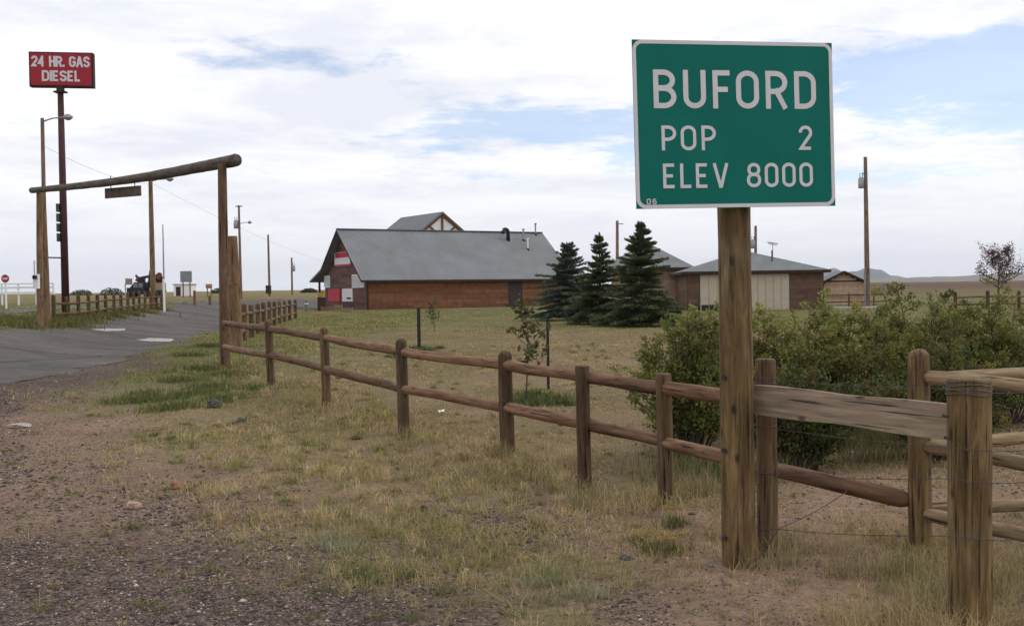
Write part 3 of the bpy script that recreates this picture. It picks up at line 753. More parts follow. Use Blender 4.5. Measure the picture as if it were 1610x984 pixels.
def hanging_board():
    d = 25.2; a = P(166, 304, 25.9); b = P(221, 300.5, 25.3); c = (a+b)/2; L = (b-a).length
    m = align(a, b); h = .33*1.0
    root = thing('hanging_board', 'dark wooden name board hanging under the gate crossbeam', 'sign', c)
    mb = MB(); mb.box((0, 0, L/2), (.05, .05, .05)); 
    r = Matrix.Rotation(math.atan2((b-a).y, (b-a).x), 4, 'Z')
    MB().box((0, 0, 0), (L, .05, .25)).build('board', M_BEAM, root, world=Matrix.Translation(c) @ r)
    for s in (-.38, .38):
        p = c+(b-a)*s*.9
        MB().box((0, 0, 0), (L*.9, .012, .02)).build('moulding', M_GATE, root, world=Matrix.Translation(c+Vector((0, -.032, .1 if s < 0 else -.1))) @ r)
        MB().tube([p+Vector((0, 0, .12)), p+Vector((0, 0, .42))], .012, 6).build('chain', M_WIRE, root)
hanging_board()

# ------------------------------------------------------------------ tall poles, signs
def pole(label, px, d, pt, r0, r1, lean=0.0, mat=None, name='utility_pole', cat='pole', base_px=None):
    b = B(base_px or px, d); t = Vector((P(px, pt, d).x, d, zat(px, pt, d)))
    root = thing(name, label, cat, b)
    log('shaft', b-Vector((0, 0, .2)), t, r0, r1, mat or M_POLE, root, seg=10, rough=.03)
    return root, b, t
def lamp_arm(root, p, dx, rise, s=1.0):
    MB().tube([p, p+Vector((dx*.35, 0, rise*.8)), p+Vector((dx*.75, 0, rise))], .03*s, 7).build('lamp_arm', M_STEEL, root, smooth=True)
    mb = MB(); q = p+Vector((dx*.75, 0, rise)); n = 6
    mb.tube([q+Vector((dx*.3*k/n, 0, 0)) for k in range(n+1)], [(.04+.10*math.sin(math.pi*min(1, (k+.6)/(n+.8))))*s for k in range(n+1)], 10)
    mb.build('lamp_head', M_STEEL, root, smooth=True)
def transformer(root, p, s=1.0):
    mb = MB(); mb.tube([p, p+Vector((0, 0, .06*s)), p+Vector((0, 0, .75*s)), p+Vector((0, 0, .85*s))], [.2*s, .23*s, .23*s, .12*s], 12)
    mb.build('transformer', M_STEEL, root, smooth=True)
    mb = MB()
    for dx in (-.1*s, .1*s): mb.tube([p+Vector((dx, 0, .8*s)), p+Vector((dx, 0, 1.15*s))], .035*s, 6)
    mb.build('insulator', M_STEEL, root)
def gas_sign():
    d = 38.0; b = B(103, d); t = Vector((P(95, 140, d).x, d, zat(95, 140, d)))
    root = thing('gas_sign', 'tall red fuel sign with white lettering on a maroon pole', 'sign', b)
    mb = MB(); mb.tube([b-Vector((0, 0, .2)), b.lerp(t, .5), t], [.14, .125, .105], 12); mb.build('pole', M_DARKRED, root, smooth=True)
    MB().box(t+Vector((0, 0, -.12)), (.42, .3, .05)).build('mounting_plate', M_TRIM, root)
    MB().box(t+Vector((0, 0, -.02)), (.22, .2, .2)).build('neck', M_TRIM, root)
    Wd = 101/F_PX*d*.945; H = 54/F_PX*d
    c = P(96, 109.5, d); yaw = R(8)
    m = Matrix.Translation(c) @ Matrix.Rotation(yaw, 4, 'Z') @ Matrix.Rotation(R(90), 4, 'X') @ Matrix.Rotation(R(-.1), 4, 'Z') @ Matrix.Translation(Vector((-Wd/2, -H/2, 0)))
    mb = MB(); mb.box((Wd/2, H/2, -.16), (Wd, H, .30)); cab = mb.build('cabinet', M_TRIM, root, world=m)
    MB().slab([(.05, .05, 0), (Wd-.05, .05, 0), (Wd-.05, H-.05, 0), (.05, H-.05, 0)], (0, 0, 1), .012).build('sign_face', M_RED, cab, local=Matrix.Identity(4))
    text_parts('24 HR. GAS', Wd*.04, Wd*.955, H*.57, H*.88, .075, .014, M_WHITE, cab, .24)
    text_parts('DIESEL', Wd*.20, Wd*.81, H*.155, H*.465, .075, .014, M_WHITE, cab, .24)
    for k in range(4):
        p = P(99.2+k*.35, 327+k*15.5, d-.05)+Vector((-.155, 0, 0))
        MB().box(p, (.10, .28, .30)).build('price_panel', mat_g, root)
    MB().tube([P(77, 405, d-2), P(97, 405.5, d)], .03, 6).build('bracket', M_WIRE, root)
mat_g = mat_plain('price_panel_green', (0.04, 0.075, 0.06), 0.5, var=0.3)
gas_sign()
r_, b_, t_ = pole('slim wooden lamp pole standing behind the left gate post', 66.5, 34.0, 186, .085, .06, base_px=72, name='lamp_pole')
lamp_arm(r_, t_+Vector((0, 0, -.12)), .95, .14, .8)
lampP = t_.copy()
r_, b_, t_ = pole('reddish wooden pole in front of the parked truck, lamp under the gate beam', 236.5, 52.0, 284, .15, .10, base_px=241, name='lamp_pole', mat=M_ORANGE)
lamp_arm(r_, t_+Vector((0, 0, -.05)), 1.1, .12, 1.0)
midP = t_.copy()
r_, b_, t_ = pole('thin pale metal flagpole beside the parked truck', 256, 50.0, 353, .05, .025, base_px=258, mat=M_STEEL, name='flagpole')
MB().tube([b_+Vector((.0, 0, 0)), b_+Vector((0, 0, 1.6))], .055, 10).build('base_sleeve', M_WHITEP, r_)
r_, b_, t_ = pole('wooden utility pole with transformer and lamp arm right of the tall gate post', 375.5, 112.0, 323, .17, .11, base_px=379)
transformer(r_, P(376.3, 355, 112)+Vector((-.36, 0, -.3)), 1.1); lamp_arm(r_, P(376.5, 352, 112), 1.25, .15, 1.3)
MB().box(t_+Vector((0, 0, -.1)), (.7, .12, .12)).build('crossarm', M_POLE, r_)
r_, b_, t_ = pole('bare wooden utility pole midway between the lamp pole and the small far pole', 421.5, 150.0, 369, .19, .14, base_px=424)
MB().box(b_+Vector((-.1, -.2, 1.0)), (.7, .5, 1.2)).build('meter_box', M_TRIM, r_)
r_, b_, t_ = pole('small far utility pole with transformer left of the store', 458.5, 185.0, 405, .2, .15, base_px=459.5)
transformer(r_, P(459, 424, 185)+Vector((.3, 0, -.3)), 1.3)
r_, b_, t_ = pole('wooden utility pole rising behind the spruce trees', 970.5, 110.0, 347, .2, .15)
MB().tube([P(968, 352, 110), P(980, 352, 110)], .05, 6).build('crossarm', M_POLE, r_)
r_, b_, t_ = pole('far utility pole rising above the garage roof', 1188, 98.0, 355, .17, .12)
transformer(r_, P(1185.5, 384, 98)+Vector((-.1, 0, -.4)), 1.0)
r_, b_, t_ = pole('tall lone utility pole with transformer right of the green sign', 1360.5, 66.0, 247, .19, .115, base_px=1364)
transformer(r_, P(1354.5, 290, 66)+Vector((-.02, 0, -.25)), .82)
MB().tube([P(1354.5, 272, 66), P(1359, 274, 66)], .03, 6).build('cutout_arm', M_STEEL, r_)
MB().tube([b_+Vector((-.2, -.1, 0)), b_+Vector((-.2, -.1, 2.3))], .06, 8).build('conduit', M_STEEL, r_)
slabb = G(1345, 485)
tag(MB().box(Vector((slabb.x, slabb.y, slabb.z+.04)), (3.0, 1.2, .14)).build('concrete_pad', M_CONC), 'pale concrete pad at the foot of the tall utility pole', 'concrete pad')

def wire(label, a, b, sag, r=.012):
    mb = MB(); mb.tube([a.lerp(b, i/24)-Vector((0, 0, sag*4*(i/24)*(1-i/24))) for i in range(25)], r, 5)
    tag(mb.build('overhead_wire', M_WIRE), label, 'wire')
wire('thin overhead wire sloping from the lamp pole down past the gate beam', lampP+Vector((0, 0, -.9)), midP+Vector((0, 0, -.2)), .25, .005)
wire('faint overhead wire sloping from the reddish pole to the store', midP+Vector((0, 0, -.1)), P(505, 410, 95), .3, .005)

def stop_sign():
    b = B(9, 44); c = Vector((b.x, 44, zat(9, 438, 44)))
    root = thing('stop_sign', 'red octagonal stop sign on a white post at the far left', 'sign', b)
    MB().box((b+c)/2+Vector((0, .03, 0)), (.06, .05, c.z-b.z+.2)).build('post', M_WHITEP, root)
    def octo(r, y, th, nm, mt):
        MB().slab([c+Vector((math.cos(R(22.5+45*k))*r, y, math.sin(R(22.5+45*k))*r)) for k in range(8)], (0, -1, 0), th).build(nm, mt, root)
    octo(.19, 0, .004, 'border', M_WHITEP); octo(.175, -.005, .004, 'sign_face', M_RED)
    mface = Matrix.Translation(c+Vector((-.125, -.0105, -.06))) @ Matrix.Rotation(R(90), 4, 'X')
    sf = MB().slab([(.0, .0, -.0005), (.25, .0, -.0005), (.25, .12, -.0005), (.0, .12, -.0005)], (0, 0, 1), .0005).build('legend_plate', M_RED, root, world=mface)
    text_parts('STOP', .012, .238, .01, .11, .02, .0008, M_WHITEP, sf, .3)
stop_sign()
def white_rails():
    d = 62; b = B(-20, d)
    root = thing('white_rail_rack', 'white painted rail rack behind the left gate posts', 'rack', b)
    for py in (447, 453, 461):
        a, e = P(-60, py-.5, d), P(84, py-.5, d); MB().box((a+e)/2, ((e-a).length, .06, .12 if py > 450 else .08)).build('rail', M_WHITEP, root)
    for px in (-58, 2, 28, 56, 83):
        q = P(px, 446, d); bb = B(px, d); MB().box(Vector((q.x, d+.06, (q.z+bb.z)/2)), (.09, .06, q.z-bb.z)).build('post', M_WHITEP, root)
white_rails()
def meter_box():
    p = P(57, 437, 29.9); root = thing('meter_box', 'small white meter box mounted on the left gate post', 'meter box', p)
    MB().box(p+Vector((0, 0, -.1)), (.15, .12, .42)).build('cabinet', M_WHITEP, root)
    MB().tube([p+Vector((0, -.06, .02)), p+Vector((0, -.14, .02))], .06, 10).build('meter', M_BLACK, root)
    MB().tube([p+Vector((-.05, 0, .1)), p+Vector((-.05, 0, .5))], .015, 6).build('conduit', M_STEEL, root)
meter_box()
def far_board(label, px, py, w, h, d, mat, name='billboard', stripes=None):
    b = B(px, d); c = P(px, py, d); ww = w/F_PX*d; hh = h/F_PX*d
    root = thing(name, label, 'sign', b)
    for s in (-.3, .3): MB().box(Vector((c.x+s*ww, d+.15, (c.z+b.z)/2)), (.15, .15, c.z-b.z)).build('post', M_POLE, root)
    MB().box(c, (ww, .12, hh)).build('board', mat, root)
    if stripes:
        for k, (y0, m2) in enumerate(stripes): MB().box(c+Vector((0, -.08, hh*y0)), (ww*.86, .03, hh*.22)).build('panel', m2, root)
far_board('plain grey square billboard on posts beyond the drive', 292.5, 435, 18, 17.5, 150, mat_plain('billboard_grey', (0.23, 0.23, 0.25), 0.7, var=.15))
far_board('small orange and white board low on the far field', 328.5, 450, 10, 7, 170, mat_plain('board_tan', (0.42, 0.34, 0.26), 0.7), stripes=[(.2, mat_plain('board_orange', (0.38, 0.12, 0.06), 0.7)), (-.2, mat_plain('board_brown', (0.25, 0.09, 0.06), .7))])
def far_shed():
    b = B(291, 200); root = thing('far_shed', 'small pale flat-roofed shed under the grey billboard', 'shed', b, group=None)
    MB().box(b+Vector((0, 0, 1.1)), (3.4, 3.0, 2.2)).build('wall', M_WHITEP, root)
    MB().box(b+Vector((0, 0, 2.26)), (3.8, 3.4, .12)).build('roof', M_ROOF, root)
    MB().box(b+Vector((-.8, -1.52, .9)), (.9, .06, 1.8)).build('door', M_TRIM, root)
far_shed()

# parked boom truck
def truck():
    d = 150.0; b = B(228, d); b.z = zat(228, 470, d); gz = Tz(b.x, d)
    root = thing('boom_truck', 'dark old truck with loading boom and junk on its bed, parked by the highway', 'truck', (b.x, d, gz))
    k = 1/F_PX*d
    X = lambda px: (px-228)*k
    dark = mat_plain('truck_dark_paint', (0.018, 0.02, 0.026), .5, var=.4); rust = mat_plain('rusty_red', (0.11, 0.028, 0.022), .8, var=.4, scale=3); tanm = mat_plain('truck_tan_box', (0.27, 0.23, 0.17), .8)
    loc = lambda x, y, z: WM[root] @ Vector((x, y, z))
    bx = lambda nm, x0, x1, z0, z1, y, dy, mt: MB().box(loc((X(x0)+X(x1))/2, y, (z0+z1)/2), (X(x1)-X(x0), dy, z1-z0)).build(nm, mt, root)
    bx('chassis', 204, 258, .55, .85, 0, 1.0, M_BLACK)
    bx('bonnet', 203, 217, .8, 1.55, 0, 1.8, dark)
    mb = MB(); x0, x1 = X(208), X(231)
    mb.slab([loc(x0, -1.05, .75), loc(x1, -1.05, .75), loc(x1, -1.05, 2.35), loc(x0+.75, -1.05, 2.35), loc(x0, -1.05, 1.5)], (0, 1, 0), 2.1); cab = mb.build('cab', dark, root)
    bx('side_window', 214, 221, 1.55, 2.2, -1.06, .04, M_GLASS); bx('side_window', 222.5, 229, 1.55, 2.2, -1.06, .04, M_GLASS)
    bx('bed', 231, 258, .85, 1.15, 0, 2.2, dark); bx('bed_box', 244, 258, 1.15, 2.2, 0, 2.0, tanm)
    bx('headboard', 200.5, 208, 2.0, 2.9, -.3, .9, tanm); bx('mirror_post', 200.5, 201.5, .9, 2.1, -.9, .12, dark)
    for px in (208, 236, 250):
        for s in (-1, 1):
            c = loc(X(px), s*.95, .5); MB().tube([c-Vector((0, .14, 0)), c+Vector((0, .14, 0))], .5, 14).build('wheel', M_RUBBER, root)
    for px0, z0, px1, z1, r in ((233, 1.1, 237, 4.0, .2), (237, 3.2, 217, 2.9, .22), (217, 2.95, 214, 3.4, .2), (240, 1.2, 251, 3.7, .25), (251, 3.6, 255, 2.4, .3)):
        MB().tube([loc(X(px0), .1, z0), loc(X(px1), .1, z1)], [r, r*.8], 7).build('boom', dark if px0 != 251 else rust, root)
    rb = random.Random(3)
    for i in range(9):
        px = rb.uniform(216, 254); z = rb.uniform(2.3, 2.9) if px < 232 else rb.uniform(1.5, 3.2)
        MB().box(loc(X(px), rb.uniform(-.6, .4), z), (rb.uniform(.4, 1.0), .7, rb.uniform(.3, .7)), Euler((rb.random(), rb.random(), 0)).to_matrix()).build('scrap_load', rust if i % 2 else dark, root)
truck()

# ------------------------------------------------------------------ buildings
def siding(mb, p0, ux, up, out, L, H, rows, c0, c1, holes=(), seed=1, seglen=5.5, th=.022):
    """lapped boards on a wall; holes: (x0, x1, z0, z1) openings left free"""
    rg = random.Random(seed); h = H/rows
    p0 = Vector(p0); ux = Vector(ux); up = Vector(up); out = Vector(out)
    for r in range(rows):
        z0, z1 = r*h, (r+1)*h; cuts = {0.0, L}
        x = rg.uniform(.4, seglen)
        while x < L: cuts.add(x); x += rg.uniform(.7, 1.2)*seglen
        for hx in holes: cuts.add(hx[0]); cuts.add(hx[1])
        cuts = sorted(c for c in cuts if 0 <= c <= L)
        for a, b in zip(cuts, cuts[1:]):
            m = (a+b)/2; zm = (z0+z1)/2
            if any(q[0] < m < q[1] and q[2] < zm < q[3] for q in holes): continue
            t = rg.uniform(.2, .8); k = rg.uniform(.88, 1.1); col = tuple((c0[i]*(1-t)+c1[i]*t)*k for i in range(3))
            A = p0+ux*(a+.003); Bp = p0+ux*(b-.003)
            mb.quad(A+up*z0+out*th, Bp+up*z0+out*th, Bp+up*z1+out*.004, A+up*z1+out*.004, col)
            mb.quad(A+up*z0, Bp+up*z0, Bp+up*z0+out*th, A+up*z0+out*th, col)
def roof_slab(a, b, c, d, th, mat, root, name='roof', ribs=0, rib=.03, parent=None):
    """a-b eave, d-c ridge; ribs run up the slope"""
    a, b, c, d = map(Vector, (a, b, c, d)); n = (b-a).cross(d-a).normalized()
    if n.z < 0: n = -n
    mb = MB(); mb.slab([a, b, c, d], -n, th)
    if ribs:
        for i in range(ribs+1):
            s = i/ribs; p = a.lerp(b, s); q = d.lerp(c, s)
            if (q-p).length < .2: continue
            w = (b-a).normalized()*rib*.8
            i0 = len(mb.v)
            for v in (p-w, p+w, p+n*rib, q-w, q+w, q+n*rib): mb.v.append(tuple(v+n*.001)); mb.c.append(None)
            mb.f += [(i0, i0+2, i0+5, i0+3), (i0+2, i0+1, i0+4, i0+5), (i0, i0+1, i0+2)]
    return mb.build(name, mat, root, local=Matrix.Identity(4))
def lbox(c, s, name, mat, root, rot=None): return MB().box(c, s, rot).build(name, mat, root, local=Matrix.Identity(4))
SID0, SID1 = (0.135, 0.058, 0.029), (0.265, 0.12, 0.06)

def store():
    d = 84.0; corner = B(578, d); yaw = R(29)
    root = thing('store_building', 'long brown timber store with grey metal gable roof, nearest building at centre', 'building', corner, yaw)
    Mx = WM[root]; inv = Mx.inverted(); L, Wd, H, RZ = 19.1, 10.6, 2.72, 6.75; ov = .55; vg = .7
    I4 = Matrix.Identity(4)
    # core walls (boxes with gable)
    mb = MB(); mb.slab([(0, 0, -.3), (L, 0, -.3), (L, 0, H), (0, 0, H)], (0, 1, 0), .15); mb.build('wall', M_TRIM, root, local=I4)
    mb = MB(); mb.slab([(0, Wd, -.3), (L, Wd, -.3), (L, Wd, H), (0, Wd, H)], (0, -1, 0), .15); mb.build('wall', M_TRIM, root, local=I4)
    for x in (0, L-.15):
        mb = MB(); mb.slab([(x, .16, -.3), (x, Wd-.16, -.3), (x, Wd-.16, H), (x, Wd/2, RZ-.25), (x, .16, H)], (1, 0, 0), .15); mb.build('wall', M_TRIM, root, local=I4)
    def onwall(px, py):   # local coordinates on the long wall
        h = inv @ plane_hit(px, py, corner, Mx.to_3x3() @ Vector((0, 1, 0))); return h
    def ongable(px, py):
        return inv @ plane_hit(px, py, corner, Mx.to_3x3() @ Vector((1, 0, 0)))
    dr0, dr1 = onwall(799, 450).x, onwall(821, 450).x
    mb = MB(); siding(mb, (0, 0, -.1), (1, 0, 0), (0, 0, 1), (0, -1, 0), L, H+.1, 14, SID0, SID1, holes=[(dr0, dr1, 0, 2.45)])
    mb.build('siding', M_SIDING, root, local=I4)
    # gable siding: rows cut by the slopes
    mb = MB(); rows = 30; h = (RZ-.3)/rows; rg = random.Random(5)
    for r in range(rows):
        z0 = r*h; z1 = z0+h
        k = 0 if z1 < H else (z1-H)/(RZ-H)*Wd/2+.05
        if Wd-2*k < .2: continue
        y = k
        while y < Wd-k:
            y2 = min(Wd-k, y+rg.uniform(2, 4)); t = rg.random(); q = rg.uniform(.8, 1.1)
            col = tuple(((.085, .042, .034)[i]*(1-t)+(.145, .075, .06)[i]*t)*q for i in range(3))  # purple-brown gable boards, also darkened: gable shade put into the colour
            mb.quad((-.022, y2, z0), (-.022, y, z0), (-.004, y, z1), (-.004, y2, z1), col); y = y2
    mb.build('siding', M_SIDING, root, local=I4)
    lbox((-.03, -.03, H/2), (.14, .14, H), 'corner_board', M_TRIM, root); lbox((L, -.03, H/2), (.14, .14, H), 'corner_board', M_TRIM, root)
    # door on the long wall
    door = lbox(((dr0+dr1)/2, .02, 1.2), (dr1-dr0-.1, .06, 2.4), 'door', mat_plain('store_door', (0.055, 0.035, 0.04), .6), root)
    lbox((dr1-.3, -.05, 1.1), (.06, .06, .16), 'door_handle', M_STEEL, root)
    # roofs
    sl = (RZ-H)/(Wd/2); ez = H-.02-sl*ov+.15; rz = RZ+.15
    roof_slab((-vg, -ov, ez), (L+vg, -ov, ez), (L+vg, Wd/2, rz), (-vg, Wd/2, rz), .13, M_ROOF, root, ribs=84, rib=.038)
    ky = Wd-1.0; kz = rz-sl*(ky-Wd/2)
    roof_slab((L+vg, ky, kz), (-vg, ky, kz), (-vg, Wd/2, rz), (L+vg, Wd/2, rz), .13, M_ROOF, root)
    roof_slab((L+vg, Wd+2.4, 2.55), (-vg, Wd+2.4, 2.55), (-vg, ky, kz), (L+vg, ky, kz), .13, M_ROOF, root, name='porch_roof')
    lbox((L/2, Wd/2, rz+.04), (L+2*vg, .35, .06), 'ridge_cap', M_ROOF, root)
    lbox((L/2, -ov-.02, ez-.10), (L+2*vg, .03, .16), 'fascia', M_TRIM, root)
    for s in (1, -1):       # verge boards
        a = Vector((-vg-.03, -ov if s == 1 else ky, (ez if s == 1 else kz)-.11)); b = Vector((-vg-.03, Wd/2, rz-.11)); mb = MB()
        mb.slab([a-Vector((0, 0, .11)), b-Vector((0, 0, .11)), b+Vector((0, 0, .08)), a+Vector((0, 0, .08))], (1, 0, 0), .03); mb.build('barge_board', M_TRIM, root, local=I4)
    for x in (.2, 7, 14): lbox((x, Wd+2.2, 1.2), (.16, .16, 2.5), 'porch_post', M_TRIM, root)
    # windows and boards on the gable
    wt = mat_plain('window_blind', (0.42, 0.44, 0.46), .6, var=.15, scale=3)
    paper = mat_plain('poster_white', (0.62, 0.60, 0.63), .7, var=.12, scale=4); red = mat_plain('poster_red', (0.40, 0.02, 0.04), .6, var=.15, scale=3)
    def gpanel(nm, px0, px1, py0, py1, mat, depth=.05, parent=None):
        a = ongable(px0, py0); b = ongable(px1, py1); c = (a+b)/2
        return lbox((-depth, c.y, c.z), (.06, abs(a.y-b.y), abs(a.z-b.z)), nm, mat, root), c, abs(a.y-b.y), abs(a.z-b.z)
    for q in ((510.5, 519.5, 434, 452), (554, 573, 432, 452)):
        o, c, w, h = gpanel('window', *q, M_WHITEP, .04)
        MB().box((-.075, c.y, c.z), (.03, w-.12, h-.14)).build('pane', wt, o, local=WM[o].inverted() @ Mx)
        MB().box((-.095, c.y, c.z), (.03, .06, h-.14)).build('glazing_bar', M_WHITEP, o, local=WM[o].inverted() @ Mx)
    o, c, w, h = gpanel('banner', 527, 552, 398, 418, paper, .05)
    MB().box((-.09, c.y+.1, c.z+h*.30), (.02, w*.8, h*.36)).build('banner_stripe', red, o, local=WM[o].inverted() @ Mx)
    MB().box((-.09, c.y, c.z-h*.42), (.02, w*.98, h*.14)).build('banner_stripe', red, o, local=WM[o].inverted() @ Mx)
    gpanel('poster', 517, 535.5, 454, 474, red, .05); o, c, w, h = gpanel('poster', 539, 555.5, 454, 474, paper, .05)
    MB().box((-.09, c.y-.4, c.z-h*.25), (.02, w*.4, h*.14)).build('poster_print', M_TRIM, o, local=WM[o].inverted() @ Mx)
    # flues on the roof
    def onroof(px, py):
        nrm = Mx.to_3x3() @ Vector((0, -sl, 1)).normalized(); return inv @ plane_hit(px, py, Mx @ Vector((0, -ov, ez)), nrm)
    p = onroof(799, 378); mb = MB(); r = .17
    mb.tube([p+Vector((0, 0, -.2)), p+Vector((0, 0, .75))]+[p+Vector((-.28+.28*math.cos(a), 0, .75+.28*math.sin(a))) for a in np.linspace(.2, math.pi, 8)]+[p+Vector((-.56, 0, .6))], r, 12)
    mb.build('vent_hood', M_BLACK, root, local=I4, smooth=True)
    for px, py, h, mt in ((823, 378, .95, M_STEEL), (830, 392, .9, M_WHITEP), (842, 369, .95, M_STEEL)):
        p = onroof(px, py); mb = MB(); mb.tube([p+Vector((0, 0, -.2)), p+Vector((0, 0, h))], .07, 8).tube([p+Vector((0, 0, h)), p+Vector((0, 0, h+.14))], .12, 8)
        mb.build('vent_pipe', mt, root, local=I4); MB().tube([p+Vector((0, 0, -.1)), p+Vector((0, 0, .1))], [.2, .1], 8).build('flashing', M_TRIM, root, local=I4)
    # yard clutter by the gable: small kerb logs and a yellow bin
    return root
store()
def clutter():
    rg = random.Random(11)
    for i, (px, py, w, h, mt, lb, nm, ct) in enumerate([
        (514, 489, .8, .35, M_ORANGE, 'low wooden crate left of the pile by the store corner', 'crate', 'crate'),
        (532, 490, .5, .5, M_TAN, 'pale wooden crate with open top beside the store gable', 'crate', 'crate'),
        (546, 491, .7, .3, M_GREY, 'flat grey crate nearest the store corner', 'crate', 'crate')]):
        g = G(px, py); root = thing(nm, lb, ct, g)
        for k in range(3): MB().box(g+Vector((0, -w*.4, h*(k+.5)/3)), (w, .03, h/3*.8)).build('slat', mt, root)
        for k in range(3): MB().box(g+Vector((0, w*.4, h*(k+.5)/3)), (w, .03, h/3*.8)).build('slat', mt, root)
        for s in (-1, 1): MB().box(g+Vector((s*(w/2+.015), 0, h/2)), (.03, w*.8, h)).build('end_panel', mt, root)
        MB().box(g+Vector((0, 0, .02)), (w*.98, w*.7, .04)).build('bottom', mt, root)
    g = B(506, 82); yel = mat_plain('yellow_plastic', (0.38, 0.25, 0.03), .6)
    root = thing('fuel_cabinet', 'dark upright cabinet with yellow top at the far end of the store gable', 'cabinet', g)
    MB().box(g+Vector((0, 0, .55)), (.6, .6, 1.1)).build('cabinet', M_TRIM, root); MB().box(g+Vector((0, -.05, 1.3)), (.34, .34, .34)).build('top', yel, root)
    MB().box(g+Vector((0, 0, 1.5)), (.40, .40, .06)).build('lid', M_TRIM, root)
    g = G(482, 491); root = thing('bollard', 'short grey-green bollard at the end of the curving fence', 'bollard', g)
    mb = MB(); mb.tube([g, g+Vector((0, 0, .85)), g+Vector((0, 0, .95))], [.14, .14, .06], 10).build('shaft', mat_plain('bollard_green', (0.13, 0.16, 0.12), .7), root)
    MB().tube([g+Vector((0, 0, .62)), g+Vector((0, 0, .70))], .145, 10).build('band', M_WHITEP, root)
clutter()

def rear_house():
    d = 112.0; yaw = R(34); c = B(697, d)
    root = thing('rear_house', 'house behind the store with timber-trussed white gable and grey roof', 'house', c, yaw)
    I4 = Matrix.Identity(4); pk = zat(697, 333, d)-c.z; eH = pk-3.6; hw = 4.9; Ld = 9.5
    # local: gable faces -y, ridge runs along +y
    MB().slab([(-hw, .05, -.3), (hw, .05, -.3), (hw, .05, eH), (0, .05, pk-.2), (-hw, .05, eH)], (0, 1, 0), Ld-.05).build('wall', M_WHITEP, root, local=I4)
    s = 3.6/hw; o = .5
    roof_slab((-hw-o, -.22, eH-s*o), (-hw-o, Ld, eH-s*o), (0, Ld, pk), (0, -.22, pk), .16, M_SHINGLE, root)
    roof_slab((hw+o, -.22, eH-s*o), (hw+o, Ld, eH-s*o), (0, Ld, pk), (0, -.22, pk), .16, M_SHINGLE, root)
    tim = mat_plain('truss_timber', (0.17, 0.075, 0.04), .8, var=.2)
    def beamx(x0, z0, x1, z1, w=.3, nm='truss_beam'):
        a = Vector((x0, -.03, z0)); b = Vector((x1, -.03, z1)); dd = b-a; ang = math.atan2(dd.z, dd.x)
        MB().box((a+b)/2, (dd.length, .14, w), Matrix.Rotation(-ang, 3, 'Y')).build(nm, tim, root, local=I4)
    beamx(-hw-o, eH-s*o-.3, 0, pk-.3, .32); beamx(hw+o, eH-s*o-.3, .02, pk-.3, .32)
    beamx(0, eH, 0, pk-.3, .22, 'king_post'); beamx(-1.75, pk-.45-1.75*s*.8, -.5, pk-2.5, .2, 'strut'); beamx(1.75, pk-.45-1.75*s*.8, .5, pk-2.5, .2, 'strut'); beamx(-hw, eH+.05, hw, eH+.05, .3, 'tie_beam')
rear_house()

def hip_house(label, name, px0, px1, d, yaw, Wd, Dp, eaveH, peak, ov, mat_roof, ridge=0.0, detail=None, c0=SID0, c1=SID1, rows=14):
    """px0: pixel column of the left front corner"""
    c = B(px0, d); root = thing(name, label, 'building', c, yaw); I4 = Matrix.Identity(4)
    MB().box((Wd/2, Dp/2, eaveH/2-.2), (Wd-.02, Dp-.02, eaveH+.4-.02)).build('wall', M_TRIM, root, local=I4)
    mb = MB(); holes = detail['holes'] if detail else ()
    siding(mb, (0, 0, -.2), (1, 0, 0), (0, 0, 1), (0, -1, 0), Wd, eaveH+.2, rows, c0, c1, holes, seed=int(px0))
    siding(mb, (0, Dp, -.2), (0, -1, 0), (0, 0, 1), (-1, 0, 0), Dp, eaveH+.2, rows, c0, c1, (), seed=int(px0)+1)
    siding(mb, (Wd, 0, -.2), (0, 1, 0), (0, 0, 1), (1, 0, 0), Dp, eaveH+.2, rows, c0, c1, (), seed=int(px0)+2)
    mb.build('siding', M_SIDING, root, local=I4)
    e = eaveH; A, Bq, C, D = (-ov, -ov, e), (Wd+ov, -ov, e), (Wd+ov, Dp+ov, e), (-ov, Dp+ov, e)
    r0 = (Wd/2-ridge/2, Dp/2, peak); r1 = (Wd/2+ridge/2, Dp/2, peak)
    mb = MB(); mb.quad(A, Bq, r1, r0); mb.tri(Bq, C, r1); mb.quad(C, D, r0, r1); mb.tri(D, A, r0); mb.quad(D, C, Bq, A)
    mb.build('roof', mat_roof, root, local=I4)
    lbox((Wd/2, -ov-.02, e-.09), (Wd+2*ov, .04, .16), 'fascia', M_TRIM, root); lbox((Wd+ov+.02, Dp/2, e-.09), (.04, Dp+2*ov, .16), 'fascia', M_TRIM, root); lbox((-ov-.02, Dp/2, e-.09), (.04, Dp+2*ov, .16), 'fascia', M_TRIM, root)
    return root
LBR0, LBR1 = (0.27, 0.18, 0.125), (0.40, 0.285, 0.20)
